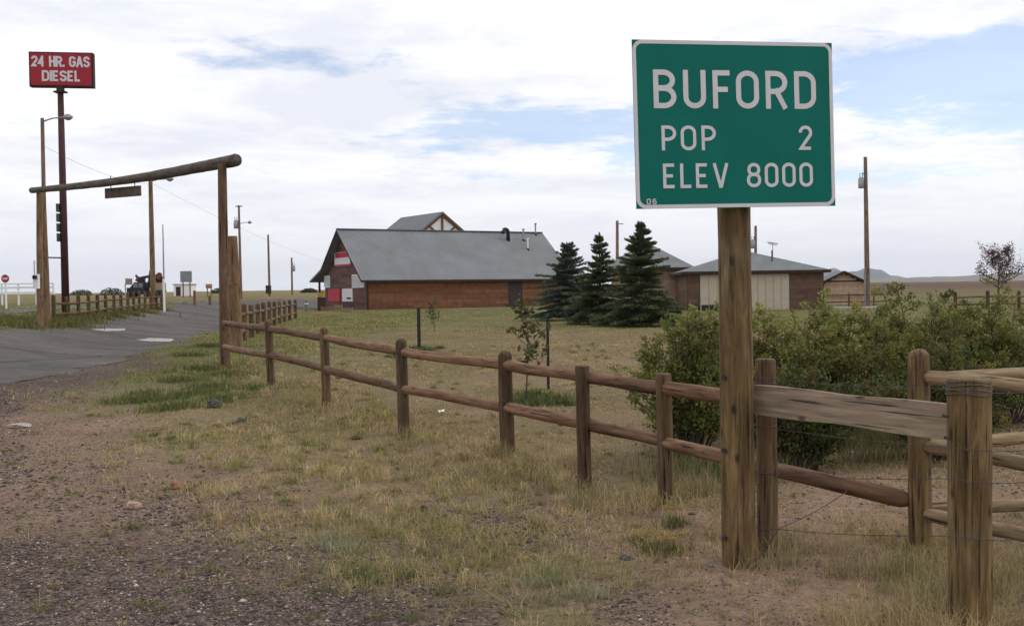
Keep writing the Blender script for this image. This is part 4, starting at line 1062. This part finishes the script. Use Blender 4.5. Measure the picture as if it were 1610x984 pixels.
def garages():
    k = 63.0/F_PX
    wd = (1291-1081)*k
    dx = lambda px: (px-1081)*k
    holes = [(dx(1101), dx(1166), 0, 2.35), (dx(1178), dx(1238), 0, 2.35)]
    root = hip_house('low brown garage with beige doors and grey pyramid roof behind the sign post', 'garage_building', 1081, 1291, 63.0, R(-4), wd, 8.0, 2.42, 3.75, .35, M_SHINGLE, .3, {'holes': holes}, (0.085, 0.05, 0.036), (0.16, 0.095, 0.068))
    for h in holes:
        w = h[1]-h[0]; n = 5
        dr = MB().box(((h[0]+h[1])/2, -.005, 1.06), (w, .05, 2.3)).build('garage_door', M_BEIGE, root, local=Matrix.Identity(4))
        for i in range(1, n): MB().box((h[0]+w*i/n, -.035, 1.06), (.05, .02, 2.3)).build('batten', mat_bt, dr, local=WM[dr].inverted() @ WM[root])
    lbox((dx(1091), -.03, .15), (.7, .05, .45), 'skirting', M_BLACK, root); lbox((dx(1118), -.04, .15), (1.2, .05, .45), 'skirting', M_BLACK, root)
    lbox((wd*.5, 4.0, 3.9), (.3, .3, .5), 'vent', M_TRIM, root); MB().tube([(wd*.66, 1.6, 3.0), (wd*.66, 1.6, 3.7)], .04, 6).build('vent_pipe', M_TRIM, root, local=Matrix.Identity(4))
    mb = MB(); p = Vector((wd*.68, 2.2, 3.2)); mb.tube([p, p+Vector((0, 0, 1.0))], .025, 6)
    for z, l in ((1.0, .35), (.88, .25), (.95, .3)): mb.tube([p+Vector((-l, 0, z+.05)), p+Vector((l, 0, z-.06))], .02, 5)
    mb.build('antenna', M_STEEL, root, local=Matrix.Identity(4))
    hip_house('brown outbuilding with grey hip roof right of the spruce trees', 'outbuilding', 962, 1076, 72.0, R(-6), 113*72/F_PX, 7.0, 2.85, 4.55, .7, M_SHINGLE, 1.0, None, LBR0, LBR1)
mat_bt = mat_plain('beige_batten', (0.40, 0.31, 0.19), .7)
garages()
def small_shed():
    d = 76.0; c = B(1296, d); root = thing('small_shed', 'small tan gabled shed with dark trim between garage and utility pole', 'shed', c, R(-6)); I4 = Matrix.Identity(4)
    wd = 60*d/F_PX; e = 1.75; pk = 2.45; dp = 3.5
    MB().slab([(.01, .0, -.3), (wd-.01, 0, -.3), (wd-.01, 0, e), (wd/2, 0, pk-.1), (.01, 0, e)], (0, 1, 0), dp).build('wall', M_TRIM, root, local=I4)
    mb = MB(); rg = random.Random(2); rows = 12; h = (pk-.05)/rows
    for r in range(rows):
        z0 = r*h; z1 = z0+h; k = 0 if z1 < e else (z1-e)/(pk-e)*wd/2
        t = rg.random(); col = tuple(LBR0[i]*1.15*(1-t)+LBR1[i]*1.1*t for i in range(3))
        if wd-2*k > .1: mb.quad((k, -.024, z0), (wd-k, -.024, z0), (wd-k, -.004, z1), (k, -.004, z1), col)
    mb.build('siding', M_SIDING, root, local=I4)
    o = .25; s = (pk-e)/(wd/2)
    roof_slab((-o, -o, e-s*o+.06), (-o, dp, e-s*o+.06), (wd/2, dp, pk+.06), (wd/2, -o, pk+.06), .08, M_SHINGLE, root); roof_slab((wd+o, -o, e-s*o+.06), (wd+o, dp, e-s*o+.06), (wd/2, dp, pk+.06), (wd/2, -o, pk+.06), .08, M_SHINGLE, root)
    for sg in (-1, 1):
        a = Vector((wd/2+sg*(wd/2+o), -o-.02, e-s*o)); b = Vector((wd/2, -o-.02, pk)); dd = b-a
        MB().box((a+b)/2, (dd.length, .04, .14), Matrix.Rotation(-math.atan2(dd.z, dd.x), 3, 'Y')).build('barge_board', M_TRIM, root, local=I4)
    lbox((wd/2, -.03, e), (wd, .04, .10), 'trim_board', M_TRIM, root)
small_shed()

# ------------------------------------------------------------------ plants
def leaf_mesh(name, pos, dirs, length, width, cols, fold=.25):
    """diamond leaves: 4 vertices, 2 triangles each"""
    n = len(pos); d = dirs/np.linalg.norm(dirs, axis=1, keepdims=True)
    rnd = RNG.normal(size=(n, 3)); s = np.cross(d, rnd); s /= np.linalg.norm(s, axis=1, keepdims=True)+1e-9
    nn = np.cross(d, s)
    length = np.asarray(length).reshape(-1, 1)*np.ones((n, 1)); width = np.asarray(width).reshape(-1, 1)*np.ones((n, 1))
    v = np.stack([pos, pos+d*length*.45+s*width/2+nn*width*fold, pos+d*length, pos+d*length*.45-s*width/2+nn*width*fold], 1).reshape(-1, 3)
    i = np.arange(n)*4; t = np.concatenate([np.stack([i, i+1, i+2], 1), np.stack([i, i+2, i+3], 1)])
    return np_mesh(name, v, t, np.repeat(cols, 4, 0))
def spruce(label, px, base_py, top_py, halfw_px, seed, tint, pw=1.0):
    rg = np.random.default_rng(seed); b = G(px, base_py); d = b.y; H = zat(px, top_py, d)-b.z; Rw = halfw_px/F_PX*d
    root = thing('spruce_tree', label, 'tree', b, group='spruce trees beside the store')
    mb = MB(); mb.tube([b+Vector((0, 0, -.1)), b+Vector((0, 0, H*.5)), b+Vector((0, 0, H*.99))], [H*.026, H*.014, .006], 8).build('trunk', M_BARK, root)
    pos = []; dr = []; ln = []; cl = []
    lm = MB(); z = .05*H
    while z < H*.985:
        f = 1-z/H; r = Rw*(f**pw)*(.86+.28*rg.random())+.05
        nb = int(6+8*f)
        for j in range(nb):
            a = 2*math.pi*(j+rg.random()*.8)/nb; bl = r*rg.uniform(.5, 1.3); up = -.05+.75*(1-f)**1.3+rg.uniform(-.14, .14) if f < .93 else .12
            o = np.array((b.x, b.y, b.z+min(H*.97, max(.08, z+rg.normal()*.016*H)))); dv = np.array((math.cos(a), math.sin(a), up)); dv /= np.linalg.norm(dv)
            side = np.array((-math.sin(a), math.cos(a), 0)); tw = rg.uniform(.82, 1.2); br = rg.uniform(0, .05)
            if j % 2 == 0: lm.tube([Vector(o), Vector(o+dv*bl*.9-np.array((0, 0, .06*bl)))], [.012+.006*f*H/4, .004], 4, cap=False)
            m = int(30+250*bl)
            for q in range(m):
                s = (rg.random()**.75); p = o+dv*bl*s+np.array((0, 0, -.16*bl*s*s+.10*bl*max(0, s-.7)))
                wdt = bl*.30*(1-abs(s-.45)*1.25); off = rg.normal()*.5*max(.05, wdt)
                p = p+side*off+np.array((0, 0, rg.normal()*.025-abs(off)*.12))
                dd = dv*.8+side*np.sign(off)*rg.uniform(.2, .9)+np.array((0, 0, rg.uniform(-.25, .35)))
                pos.append(p); dr.append(dd); ln.append(rg.uniform(.07, .15))
                k = tw*rg.uniform(.75, 1.25)*(1+.35*(s > .82)); cl.append((tint[0]*k+br*.3, tint[1]*k+br*.15, tint[2]*k))
        z += H*(.040+.012*f)*rg.uniform(.7, 1.3)
    # leader
    for q in range(60):
        s = rg.random(); pos.append(np.array((b.x, b.y, b.z+H*(.9+.1*s)))); a = rg.random()*6.28; dr.append((math.cos(a)*.6, math.sin(a)*.6, .9)); ln.append(.09); cl.append(tint)
    lm.build('branches', M_BARK, root)
    ln = np.array(ln); me = leaf_mesh('crown', np.array(pos), np.array(dr), ln, ln*.30, np.array(cl))
    link('crown', me, M_NEEDLE, root)
spruce('broad bluish spruce nearest the store wall, leftmost of three', 893, 503, 382, 56, 1, (0.074, 0.104, 0.076), .72)
spruce('slender middle spruce of the three beside the store', 944, 509, 367, 64, 2, (0.082, 0.106, 0.052), 1.15)
spruce('tallest dark spruce, rightmost of the three', 1009, 513, 350, 76, 3, (0.074, 0.098, 0.048), .95)

def shrub(label, px, d, top_py, halfw_px, seed, n=11000, tint=(0.19, 0.205, 0.056), tip=(0.31, 0.21, 0.08), depth=.8):
    rg = np.random.default_rng(seed); b = B(px, d); H = zat(px, top_py, d)-b.z; Rw = halfw_px/F_PX*d
    root = thing('shrub', label, 'shrub', b, group='shrubs behind the log fence')
    st = MB(); pos = []; dr = []; cl = []; ln = []
    ns = 54; per = max(10, int(n*1.85/ns/9))
    for i in range(ns):
        a = rg.random()*2*math.pi; rr = math.sqrt(rg.random()); ex, ey = math.cos(a)*rr*Rw, math.sin(a)*rr*Rw*depth
        hh = H*(1-.40*rr**2)*rg.uniform(.58, 1.14)
        p0 = Vector((b.x+ex*.22, b.y+ey*.22, b.z-.05)); p2 = Vector((b.x+ex*1.08, b.y+ey*1.08, b.z+hh)); p1 = p0.lerp(p2, .5)+Vector((-ex*.10, -ey*.10, hh*.12))
        path = [p0, p0.lerp(p1, .55), p1, p1.lerp(p2, .55)+Vector((0, 0, .02)), p2]; st.tube(path, [.013, .011, .008, .005, .002], 5, cap=False)
        tn = rg.uniform(.6, 1.35); warm = max(0, rg.normal()*.5-.15)
        for k in range(9):                                  # side twigs, leaves in sprays along them
            s = .18+.82*(k+rg.random())/9; q = s*(len(path)-1); ii = min(int(q), len(path)-2); c = path[ii].lerp(path[ii+1], q-ii)
            tl = rg.uniform(.12, .34)*(1.15-.5*s); ta = rg.random()*6.283
            e = c+Vector((math.cos(ta)*tl, math.sin(ta)*tl, tl*rg.uniform(.1, .9)))
            st.tube([c, e], [.004, .0015], 4, cap=False); sz = rg.uniform(.75, 1.35); tk = tn*rg.uniform(.75, 1.25)
            for m in range(per):
                u = rg.random()**.7; pt = np.array(c.lerp(e, u*1.05))+rg.normal(size=3)*(.018+.022*(1-u))
                if pt[2] < b.z+.05: continue
                dd = np.array(e-c)/tl*.7+rg.normal(size=3)*.65+np.array((0, 0, .15))
                pos.append(pt); dr.append(dd); ln.append(rg.uniform(.022, .052)*sz)
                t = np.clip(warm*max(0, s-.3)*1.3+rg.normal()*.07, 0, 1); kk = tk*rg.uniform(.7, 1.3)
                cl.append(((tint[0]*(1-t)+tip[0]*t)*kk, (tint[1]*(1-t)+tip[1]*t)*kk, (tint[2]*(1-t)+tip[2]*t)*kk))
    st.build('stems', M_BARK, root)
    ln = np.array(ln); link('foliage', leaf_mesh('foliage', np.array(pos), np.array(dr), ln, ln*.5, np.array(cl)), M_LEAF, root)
shrub('dark green shrub left of the sign post, behind the two-rail fence', 1082, 10.6, 506, 98, 11, 13000)
shrub('dense green shrub directly behind the sign post', 1195, 11.4, 488, 100, 12, 12000)
shrub('olive shrub with browned tips right of the sign post', 1315, 11.8, 482, 112, 13, 13000, tip=(0.30, 0.20, 0.085))
shrub('tallest bushy shrub above the corral corner post', 1445, 12.4, 458, 120, 14, 15000, tip=(0.29, 0.20, 0.08))
shrub('shrub filling the right edge above the corral rails', 1575, 12.6, 474, 118, 15, 13000)
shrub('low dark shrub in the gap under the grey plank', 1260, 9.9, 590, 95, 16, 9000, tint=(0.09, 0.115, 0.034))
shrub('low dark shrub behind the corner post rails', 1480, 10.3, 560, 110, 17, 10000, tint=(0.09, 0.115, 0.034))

def sapling(label, px, base_py, top_py, halfw, seed, n, tint, lw=.5, thick=.012, group=None, name='sapling', llen=.06, mix=None, up=.9, nbr=14):
    rg = np.random.default_rng(seed); b = G(px, base_py); d = b.y; H = zat(px, top_py, d)-b.z; Rw = halfw/F_PX*d
    root = thing(name, label, 'tree' if name != 'sapling' else 'sapling', b, group=group)
    st = MB(); tops = Vector((b.x+rg.normal()*.04*H, b.y, b.z+H)); mid = b.lerp(tops, .5)+Vector((rg.normal()*.02*H, 0, 0))
    st.tube([b-Vector((0, 0, .08)), mid, tops], [thick, thick*.7, thick*.15], 7).build('trunk', M_BARK, root)
    bm_ = MB(); pos = []; dr = []; cl = []; ln = []
    for i in range(nbr):
        f = .22+.74*(i+rg.random())/nbr; a = rg.random()*6.283; o = (b.lerp(mid, f*2) if f < .5 else mid.lerp(tops, f*2-1))
        bl = Rw*(1.15-f*.75)*rg.uniform(.6, 1.15); e = o+Vector((math.cos(a)*bl, math.sin(a)*bl, bl*up)); q = o.lerp(e, .5)+Vector((0, 0, -.06*bl))
        bm_.tube([o, q, e], [thick*.45, thick*.3, thick*.1], 5, cap=False)
        tws = [(o, e)]
        for k in range(4):
            s = rg.uniform(.35, .95); c = o.lerp(e, s); e2 = c+Vector((rg.normal()*.3, rg.normal()*.3, abs(rg.normal())*.45))*bl*.8; bm_.tube([c, e2], [thick*.22, thick*.07], 4, cap=False); tws.append((c, e2))
        for k in range(n//nbr):
            c0, c1 = tws[rg.integers(len(tws))]; c = c0.lerp(c1, rg.uniform(.3, 1.05)); p = np.array(c)+rg.normal(size=3)*bl*.08
            pos.append(p); dr.append(rg.normal(size=3)+np.array((0, 0, -.2))); ln.append(llen*rg.uniform(.6, 1.3)); kk = rg.uniform(.65, 1.35)
            t = np.array(tint) if mix is None or rg.random() > .3 else np.array(mix); cl.append(t*kk)
    bm_.build('branches', M_BARK, root); ln = np.array(ln)
    link('crown', leaf_mesh('crown', np.array(pos), np.array(dr), ln, ln*lw, np.array(cl)), M_LEAF, root)
    return b
sapling('thin leafy sapling beside the dark stake behind the fence', 826, 632, 478, 44, 21, 260, (0.085, 0.095, 0.035), llen=.10, thick=.014, mix=(.17, .13, .06))
sapling('tiny sapling with pale leaves left of the dark stake near the store', 684, 521, 474, 17, 22, 160, (0.11, 0.115, 0.05), llen=.10, thick=.014)
sapling('sparse purple-leaved tree at the right edge before the far plain', 1569, 474, 396, 50, 23, 2600, (0.12, 0.05, 0.06), thick=.07, name='ornamental_tree', llen=.16, mix=(.16, .11, .09), up=.55, nbr=34)
def stake(label, px, base_py, top_py, r=.022):
    b = G(px, base_py); root = thing('steel_stake', label, 'stake', b, group='dark stakes in the lawn')
    t = Vector((P(px-1, top_py, b.y).x, b.y, zat(px, top_py, b.y)))
    MB().box((b+t)/2, (r*2, r*.5, (t-b).length+.1)).build('web', M_BOLT, root); MB().box((b+t)/2+Vector((0, -r*.9, 0)), (r*.5, r*1.3, (t-b).length+.1)).build('flange', M_BOLT, root)
stake('dark steel stake right of the leafy sapling', 862, 612, 505)
stake('dark steel stake standing alone in front of the store', 659, 549, 487, .04)

# ------------------------------------------------------------------ grass, weeds, gravel (uncountable)
def blades(name, bx, by, hgt, wid, cols, lean=.45, clump=None, mat=None, zoff=None, kind='stuff', parent=None, label=None, cat=None):
    n = len(bx); bz = T(bx, by)-.01 if zoff is None else zoff
    a = RNG.random(n)*2*np.pi; le = np.abs(RNG.normal(size=n))*lean
    dx, dy = np.cos(a)*le, np.sin(a)*le; sa = RNG.random(n)*np.pi; sx, sy = np.cos(sa)*wid/2, np.sin(sa)*wid/2
    base = np.stack([bx, by, bz], 1); S3 = np.stack([sx, sy, np.zeros(n)], 1)
    mid = base+np.stack([dx*hgt*.4, dy*hgt*.4, hgt*.6], 1); tip = base+np.stack([dx*hgt*1.1, dy*hgt*1.1, hgt*(1-.22*le)], 1)
    v = np.stack([base-S3, base+S3, mid-S3*.75, mid+S3*.75, tip], 1).reshape(-1, 3)
    i = np.arange(n)*5; t = np.concatenate([np.stack([i, i+1, i+3], 1), np.stack([i, i+3, i+2], 1), np.stack([i+2, i+3, i+4], 1)])
    me = np_mesh(name, v, t, np.repeat(cols, 5, 0)); o = link(name, me, mat or M_GRASS, parent)
    tag(o, label, cat, None, kind); return o
def scatter(n, y0, y1, power=1.6, spread=.62):
    u = RNG.random(n); e = 1-power+1
    y = (y0**e+u*(y1**e-y0**e))**(1/e); x = (RNG.random(n)*2-1)*(spread*y+.8); return x, y
def grass():
    # tuft centres thinned by the ground cover, then blades round each centre
    cx, cy = scatter(190000, 3.2, 80, 1.6); mk = masks(cx, cy)
    pat = fb(cx, cy, 1.4, 71); dens = np.clip(mk[:, 2]*1.25+mk[:, 3]*1.25+mk[:, 1]*.14+mk[:, 0]*.05, 0, 1)*np.clip((pat-.34)*3.6, .05, 1)
    keep = (RNG.random(len(cx)) < dens*.62) & ~inpoly(cx, cy, ROADW); cx, cy, mk = cx[keep], cy[keep], mk[keep]
    m = 7; n = len(cx)*m
    tx = np.repeat(cx, m); ty = np.repeat(cy, m); sc = np.clip(ty/9, .55, 5)
    bx = tx+RNG.normal(size=n)*.035*sc; by = ty+RNG.normal(size=n)*.035*sc
    gk = np.repeat(mk[:, 3]/(mk[:, 2]+mk[:, 3]+.05), m); hv = np.repeat(fb(cx, cy, .8, 81), m)
    # taller along the fence line and at the lower right, short on the lawn
    fx = np.interp(ty, [6.6, 8.5, 11, 12.6, 14.9, 17.2, 20], [2.6, 1.3, -.07, -1.35, -2.7, -4.1, -5.7]); nf = np.exp(-((tx-fx)/.8)**2)
    br = np.exp(-((tx-2.4)**2/2.2+(ty-5.4)**2/2.5))
    lawn = (tx > fx+.6)
    h = (.030+.075*hv*hv*1.6)*(1+.75*nf+.55*br)*np.where(lawn, .62, 1.0)*RNG.uniform(.5, 1.35, n)
    w = np.clip(ty*.00062, .0032, .035)*RNG.uniform(.7, 1.3, n)
    tk = np.repeat(RNG.uniform(.6, 1.4, len(cx)), m)[:, None]; hue = np.repeat(fb(cx, cy, .5, 91), m)[:, None]
    ol = np.clip((np.repeat(fb(cx, cy, .9, 95), m)[:, None]-.43)*5, 0, 1)
    dry = np.array((.46, .355, .185))*(1-hue*.5)+np.array((.40, .26, .14))*hue*.5; dry = dry*(1-ol*.75)+np.array((.265, .25, .075))*ol*.8; grn = np.array((.175, .20, .058))
    gg = np.clip(gk+RNG.normal(size=n)*.14, 0, 1)[:, None]
    col = (dry*(1-gg)+grn*gg)*tk*RNG.uniform(.75, 1.2, (n, 1))
    blades('dry_grass', bx, by, h, w, col, 1.0)
grass()
def clumps():
    cx, cy = scatter(5200, 3.4, 26, 1.5, .58); mk = masks(cx, cy); pat = fb(cx, cy, 1.1, 77)
    k = (RNG.random(len(cx)) < np.clip(mk[:, 2]*1.1+mk[:, 3]*.5-.15, 0, 1)*np.clip((pat-.3)*3, .05, 1)) & ~inpoly(cx, cy, ROADW); cx, cy, pat = cx[k], cy[k], pat[k]
    m = 46; n = len(cx)*m; sz = np.repeat(RNG.uniform(.5, 1.5, len(cx)), m); tx = np.repeat(cx, m); ty = np.repeat(cy, m)
    q = np.abs(RNG.normal(size=n))*.045*sz; a = RNG.random(n)*6.283
    gg = np.repeat(RNG.random(len(cx)) < .28, m)[:, None]; tk = np.repeat(RNG.uniform(.7, 1.25, len(cx)), m)[:, None]
    col = np.where(gg, np.array((.24, .245, .08)), np.array((.49, .39, .21)))*tk*RNG.uniform(.7, 1.2, (n, 1))
    lawn = np.interp(ty, [6.6, 8.5, 11, 12.6, 14.9, 17.2, 20], [2.6, 1.3, -.07, -1.35, -2.7, -4.1, -5.7]) < tx-.6
    blades('straw_clumps', tx+np.cos(a)*q, ty+np.sin(a)*q, sz*RNG.uniform(.05, .14, n)*np.where(lawn, .6, 1), np.clip(ty*.0005, .003, .01), col, .8)
clumps()
def tufts(name, label, spots, m, h, sp, col, col2=None, lean=.35, wmul=1.0):
    bx = []; by = []; hh = []; cc = []
    for (px, py, k) in spots:
        g = G(px, py); n = int(m*k); s = sp*k
        bx.append(g.x+RNG.normal(size=n)*s); by.append(g.y+RNG.normal(size=n)*s*.7); hh.append(RNG.uniform(.4, 1.1, n)*h*(.6+.4*k))
        c = np.array(col)*RNG.uniform(.65, 1.35, (n, 1))
        if col2 is not None: q = RNG.random((n, 1)) < .35; c = np.where(q, np.array(col2)*RNG.uniform(.7, 1.3, (n, 1)), c)
        cc.append(c)
    bx = np.concatenate(bx); by = np.concatenate(by); hh = np.concatenate(hh); cc = np.concatenate(cc)
    blades(name, bx, by, hh, np.clip(by*.0008, .004, .03)*wmul, cc, lean)
tufts('green_grass', None, [(200,632,1),(250,630,1.1),(300,622,1.2),(340,610,1.1),(285,600,1),(300,560,1),(330,545,1),(360,590,1),(235,622,1),(320,582,1.2),(405,612,.6),(250,645,.7),(350,628,.8),(280,640,.8)], 420, .13, .22, (.10, .135, .042), (.21, .18, .08))
tufts('green_grass', None, [(825,632,.9),(848,638,1.0),(868,630,.9),(890,636,.6),(838,622,.8)], 300, .16, .17, (.075, .115, .035), (.15, .15, .055), .6)
tufts('green_grass', None, [(655,549,1),(668,551,.8),(690,548,.5),(620,562,.6),(700,566,.4)], 200, .13, .17, (.075, .11, .035), (.15, .15, .06), .6)
tufts('roadside_weeds', None, [(8,510,1),(30,508,1.2),(50,511,1.2),(95,508,1.2),(112,505,1.1),(130,503,1),(150,500,.9),(175,497,.8),(200,494,.8),(225,491,.8),(250,487,.7),(86,511,1),(20,513,1)], 460, .27, .40, (.13, .135, .045), (.21, .175, .07), .6)
tufts('fence_side_grass', None, [(1080,775,1),(1110,780,1),(1050,785,.8),(1160,770,1),(1225,890,.8),(1245,865,.9),(1180,895,.5),(930,785,.8),(905,800,.6),(1490,930,1),(1450,900,.9),(1570,940,1),(1400,905,.8),(1330,905,.6),(1600,900,.9),(1470,960,1),(1420,975,.9),(790,720,.7),(640,690,.6)], 170, .26, .10, (.40, .32, .18), (.20, .19, .08), .6, .7)
tufts('green_grass', None, [(1070,750,1.2),(1110,745,1.2),(1160,752,1.2),(1250,700,1.2),(1330,690,1.2),(1400,700,1.2),(1380,725,1),(1300,705,1.1)], 330, .30, .26, (.12, .135, .05), (.3, .25, .12), .5, .7)
tufts('green_weeds', None, [(208,830,.5),(640,905,.7),(560,905,.7),(590,915,.6),(245,685,.6),(270,690,.5),(1060,830,.4),(1000,850,.6),(850,905,.5),(700,935,.6),(520,930,.5),(430,845,.4),(480,700,.5),(560,690,.5)], 150, .085, .075, (.085, .125, .035), (.15, .15, .055), .7, .8)
_sp = []
for _x, _y in zip(RNG.uniform(-20, 1250, 150), RNG.uniform(650, 975, 150)): _sp.append((float(_x), float(_y), float(RNG.uniform(.18, .5))))
tufts('green_weeds', None, _sp, 110, .08, .08, (.12, .15, .045), (.24, .21, .07), .9, .8)
tufts('grey_sage_tufts', None, [(525,850,1),(545,865,.9),(505,860,.8),(860,900,.9),(880,915,.8),(905,935,.8),(835,920,.7),(730,745,.6),(700,770,.6),(940,940,.7)], 170, .12, .075, (.36, .34, .22), (.24, .25, .14), .7, .7)
def flower(label, px, py, n, sp, h, seed):
    g = G(px, py); root = thing('wildflower_clump', label, 'wildflowers', g); rg = np.random.default_rng(seed)
    m = n*9; bx = g.x+rg.normal(size=m)*sp; by = g.y+rg.normal(size=m)*sp*.7
    blades('leaves', bx, by, rg.uniform(.5, 1.0, m)*h, np.full(m, .005), np.array((.12, .125, .04))*rg.uniform(.6, 1.35, (m, 1)), .5, kind=None, parent=root)
    pos = []; dr = []
    for i in range(n):
        c = np.array((g.x+rg.normal()*sp, g.y+rg.normal()*sp*.7, g.z+h*rg.uniform(.75, 1.1)))
        for k in range(6): a = k*1.047; pos.append(c); dr.append((math.cos(a), math.sin(a), .35))
    link('petals', leaf_mesh('petals', np.array(pos), np.array(dr, float), np.full(len(pos), .013), np.full(len(pos), .010), np.tile(np.array((.5, .34, .03)), (len(pos), 1))), M_LEAF, root)['kind'] = 'stuff'
flower('low clump of yellow wildflowers left of the sign post base', 1042, 868, 24, .10, .13, 1)
flower('smaller weed clump with yellow flowers behind the larger flowering clump', 1062, 828, 12, .06, .15, 2)
flower('small yellow flowering weed at the foot of the middle fence post', 782, 712, 8, .05, .16, 3)

OCT = np.array([(1,0,0),(-1,0,0),(0,1,0),(0,-1,0),(0,0,1),(0,0,-1)], float)
OCF = np.array([(0,2,4),(2,1,4),(1,3,4),(3,0,4),(2,0,5),(1,2,5),(3,1,5),(0,3,5)])
def gravel():
    x, y = scatter(230000, 3.0, 17, 1.9, .60); mk = masks(x, y); pat = fb(x, y, 1.7, 31)
    dens = np.clip(mk[:, 0]*1.25+mk[:, 1]*.38+mk[:, 2]*.05, 0, 1)*np.clip((pat-.2)*2.2, .25, 1)
    keep = (RNG.random(len(x)) < dens) & ~inroad(x, y, .8); x, y = x[keep], y[keep]; n = len(x)
    s = RNG.lognormal(math.log(.0056), .40, n)*np.clip(y/5.5, .8, 1.7)*np.where(mk[keep][:, 0] > .35, 1.0, .72)
    sc = np.stack([s*RNG.uniform(.8, 1.5, n), s*RNG.uniform(.8, 1.5, n), s*RNG.uniform(.5, .9, n)], 1)
    v = OCT[None]*sc[:, None, :]*RNG.uniform(.7, 1.25, (n, 6, 1)); a = RNG.random(n)*6.283; ca, sa = np.cos(a), np.sin(a)
    v = np.stack([v[..., 0]*ca[:, None]-v[..., 1]*sa[:, None], v[..., 0]*sa[:, None]+v[..., 1]*ca[:, None], v[..., 2]], -1)
    v += np.stack([x, y, T(x, y)+s*.25+(fb(x, y, 2.2, 21)-.5)*.035], 1)[:, None, :]
    t = (OCF[None]+(np.arange(n)*6)[:, None, None]).reshape(-1, 3)
    k = RNG.random((n, 1)); base = np.where(k < .5, np.array((.085, .068, .062)), np.where(k < .74, np.array((.15, .113, .095)), np.where(k < .93, np.array((.24, .175, .14)), np.array((.38, .33, .30)))))
    c = base*RNG.uniform(.7, 1.3, (n, 1))
    tag(link('gravel', np_mesh('gravel', v.reshape(-1, 3), t, np.repeat(c, 6, 0)), M_STONE), kind='stuff')
gravel()
def rock(label, px, py, w, h, col, seed):
    g = G(px, py); W2 = w/F_PX*g.y/2; H2 = h/F_PX*g.y; mb = MB(); nu, nv = 12, 7
    for j in range(nv+1):
        ph = -math.pi/2+math.pi*j/nv
        for i in range(nu):
            th = 2*math.pi*i/nu; dv = Vector((math.cos(ph)*math.cos(th), math.cos(ph)*math.sin(th), math.sin(ph)))
            k = 1+.45*mnoise.noise(dv*1.6+Vector((seed, 0, 0)))+.2*mnoise.noise(dv*4+Vector((0, seed, 0)))
            mb.v.append((dv.x*W2*k, dv.y*W2*.8*k, dv.z*H2*.6*k+H2*.3)); mb.c.append(None)
    for j in range(nv):
        for i in range(nu): mb.f.append((j*nu+i, j*nu+(i+1) % nu, (j+1)*nu+(i+1) % nu, (j+1)*nu+i))
    o = mb.build('rock', mat_plain('rock_'+str(seed), col, .9, var=.3, scale=25, bumps=.6), world=Matrix.Translation(g)); tag(o, label, 'rock')
rock('dark grey rock on the grass edge left of the fence', 336, 640, 24, 14, (.075, .068, .064), 1)
rock('flat pinkish rock lying on the dirt at lower left', 209, 799, 28, 13, (.36, .25, .19), 2)
rock('small reddish stone right of the flat pinkish rock', 277, 767, 22, 12, (.27, .13, .085), 3)
rock('small dark stone in the dry grass near the fence', 379, 665, 16, 9, (.08, .075, .07), 4)
rock('tiny dark stone among gravel and grass at lower centre', 666, 803, 12, 10, (.045, .04, .042), 5)
rock('low grey stone left of the yellow wildflowers', 985, 878, 24, 9, (.13, .11, .09), 6)
rock('pale flat stone at the left edge by the asphalt', 32, 671, 34, 7, (.36, .30, .26), 7)
def litter():
    g = G(694, 652); mb = MB(); rg = random.Random(4); pts = [[Vector((g.x+(i-1.5)*.026, g.y+(j-1.5)*.03, g.z+.04+rg.uniform(0, .04))) for i in range(4)] for j in range(4)]
    for i in range(3):
        for j in range(3): mb.quad(pts[j][i], pts[j][i+1], pts[j+1][i+1], pts[j+1][i])
    tag(mb.build('paper_scrap', M_WHITEP), 'crumpled white paper scrap on the dry grass behind the fence', 'litter')
litter()
# ------------------------------------------------------------------ far bushes on the left field, haze over the plain
for px, d, w, h, lb in ((128, 320, 3.2, 1.7, 'far round bush left of the maroon pole base, on the field horizon'), (176, 300, 3.4, 2.0, 'far round bush between maroon pole and truck, on the field horizon'),
                        (345, 330, 2.6, 1.5, 'far bush just left of the tall gate post, on the horizon'), (486, 280, 2.2, 1.0, 'far low bush between the small far pole and the store')):
    rg = np.random.default_rng(px); b = B(px, d); root = thing('far_bush', lb, 'bush', b, group='bushes on the far field'); n = 500
    v = rg.normal(size=(n, 3)); v /= np.linalg.norm(v, axis=1, keepdims=True); v *= rg.random((n, 1))**.33; v[:, 2] = np.abs(v[:, 2])
    p = np.array(b)+v*np.array((w, w*.8, h))
    link('crown', leaf_mesh('crown', p, v+rg.normal(size=(n, 3))*.4, np.full(n, .5), np.full(n, .35), np.array((.09, .09, .055))*rg.uniform(.6, 1.3, (n, 1))), M_LEAF, root)
    MB().tube([b-Vector((0, 0, .1)), b+Vector((0, 0, h*.6))], [.12, .05], 6).build('trunk', M_BARK, root)
def haze():
    m = bpy.data.materials.new('haze'); m.use_nodes = True; nt = m.node_tree; nt.nodes.clear()
    o = nt.nodes.new('ShaderNodeOutputMaterial'); v = nt.nodes.new('ShaderNodeVolumePrincipled')
    v.inputs['Color'].default_value = (0.86, 0.90, 1.0, 1); v.inputs['Density'].default_value = HAZE; v.inputs['Anisotropy'].default_value = 0.0
    nt.links.new(v.outputs[0], o.inputs['Volume'])
    ob = MB().box((0, 5850, 130), (18600, 12800, 360)).build('haze', m); tag(ob, kind='stuff')
HAZE = 0.000055
haze()
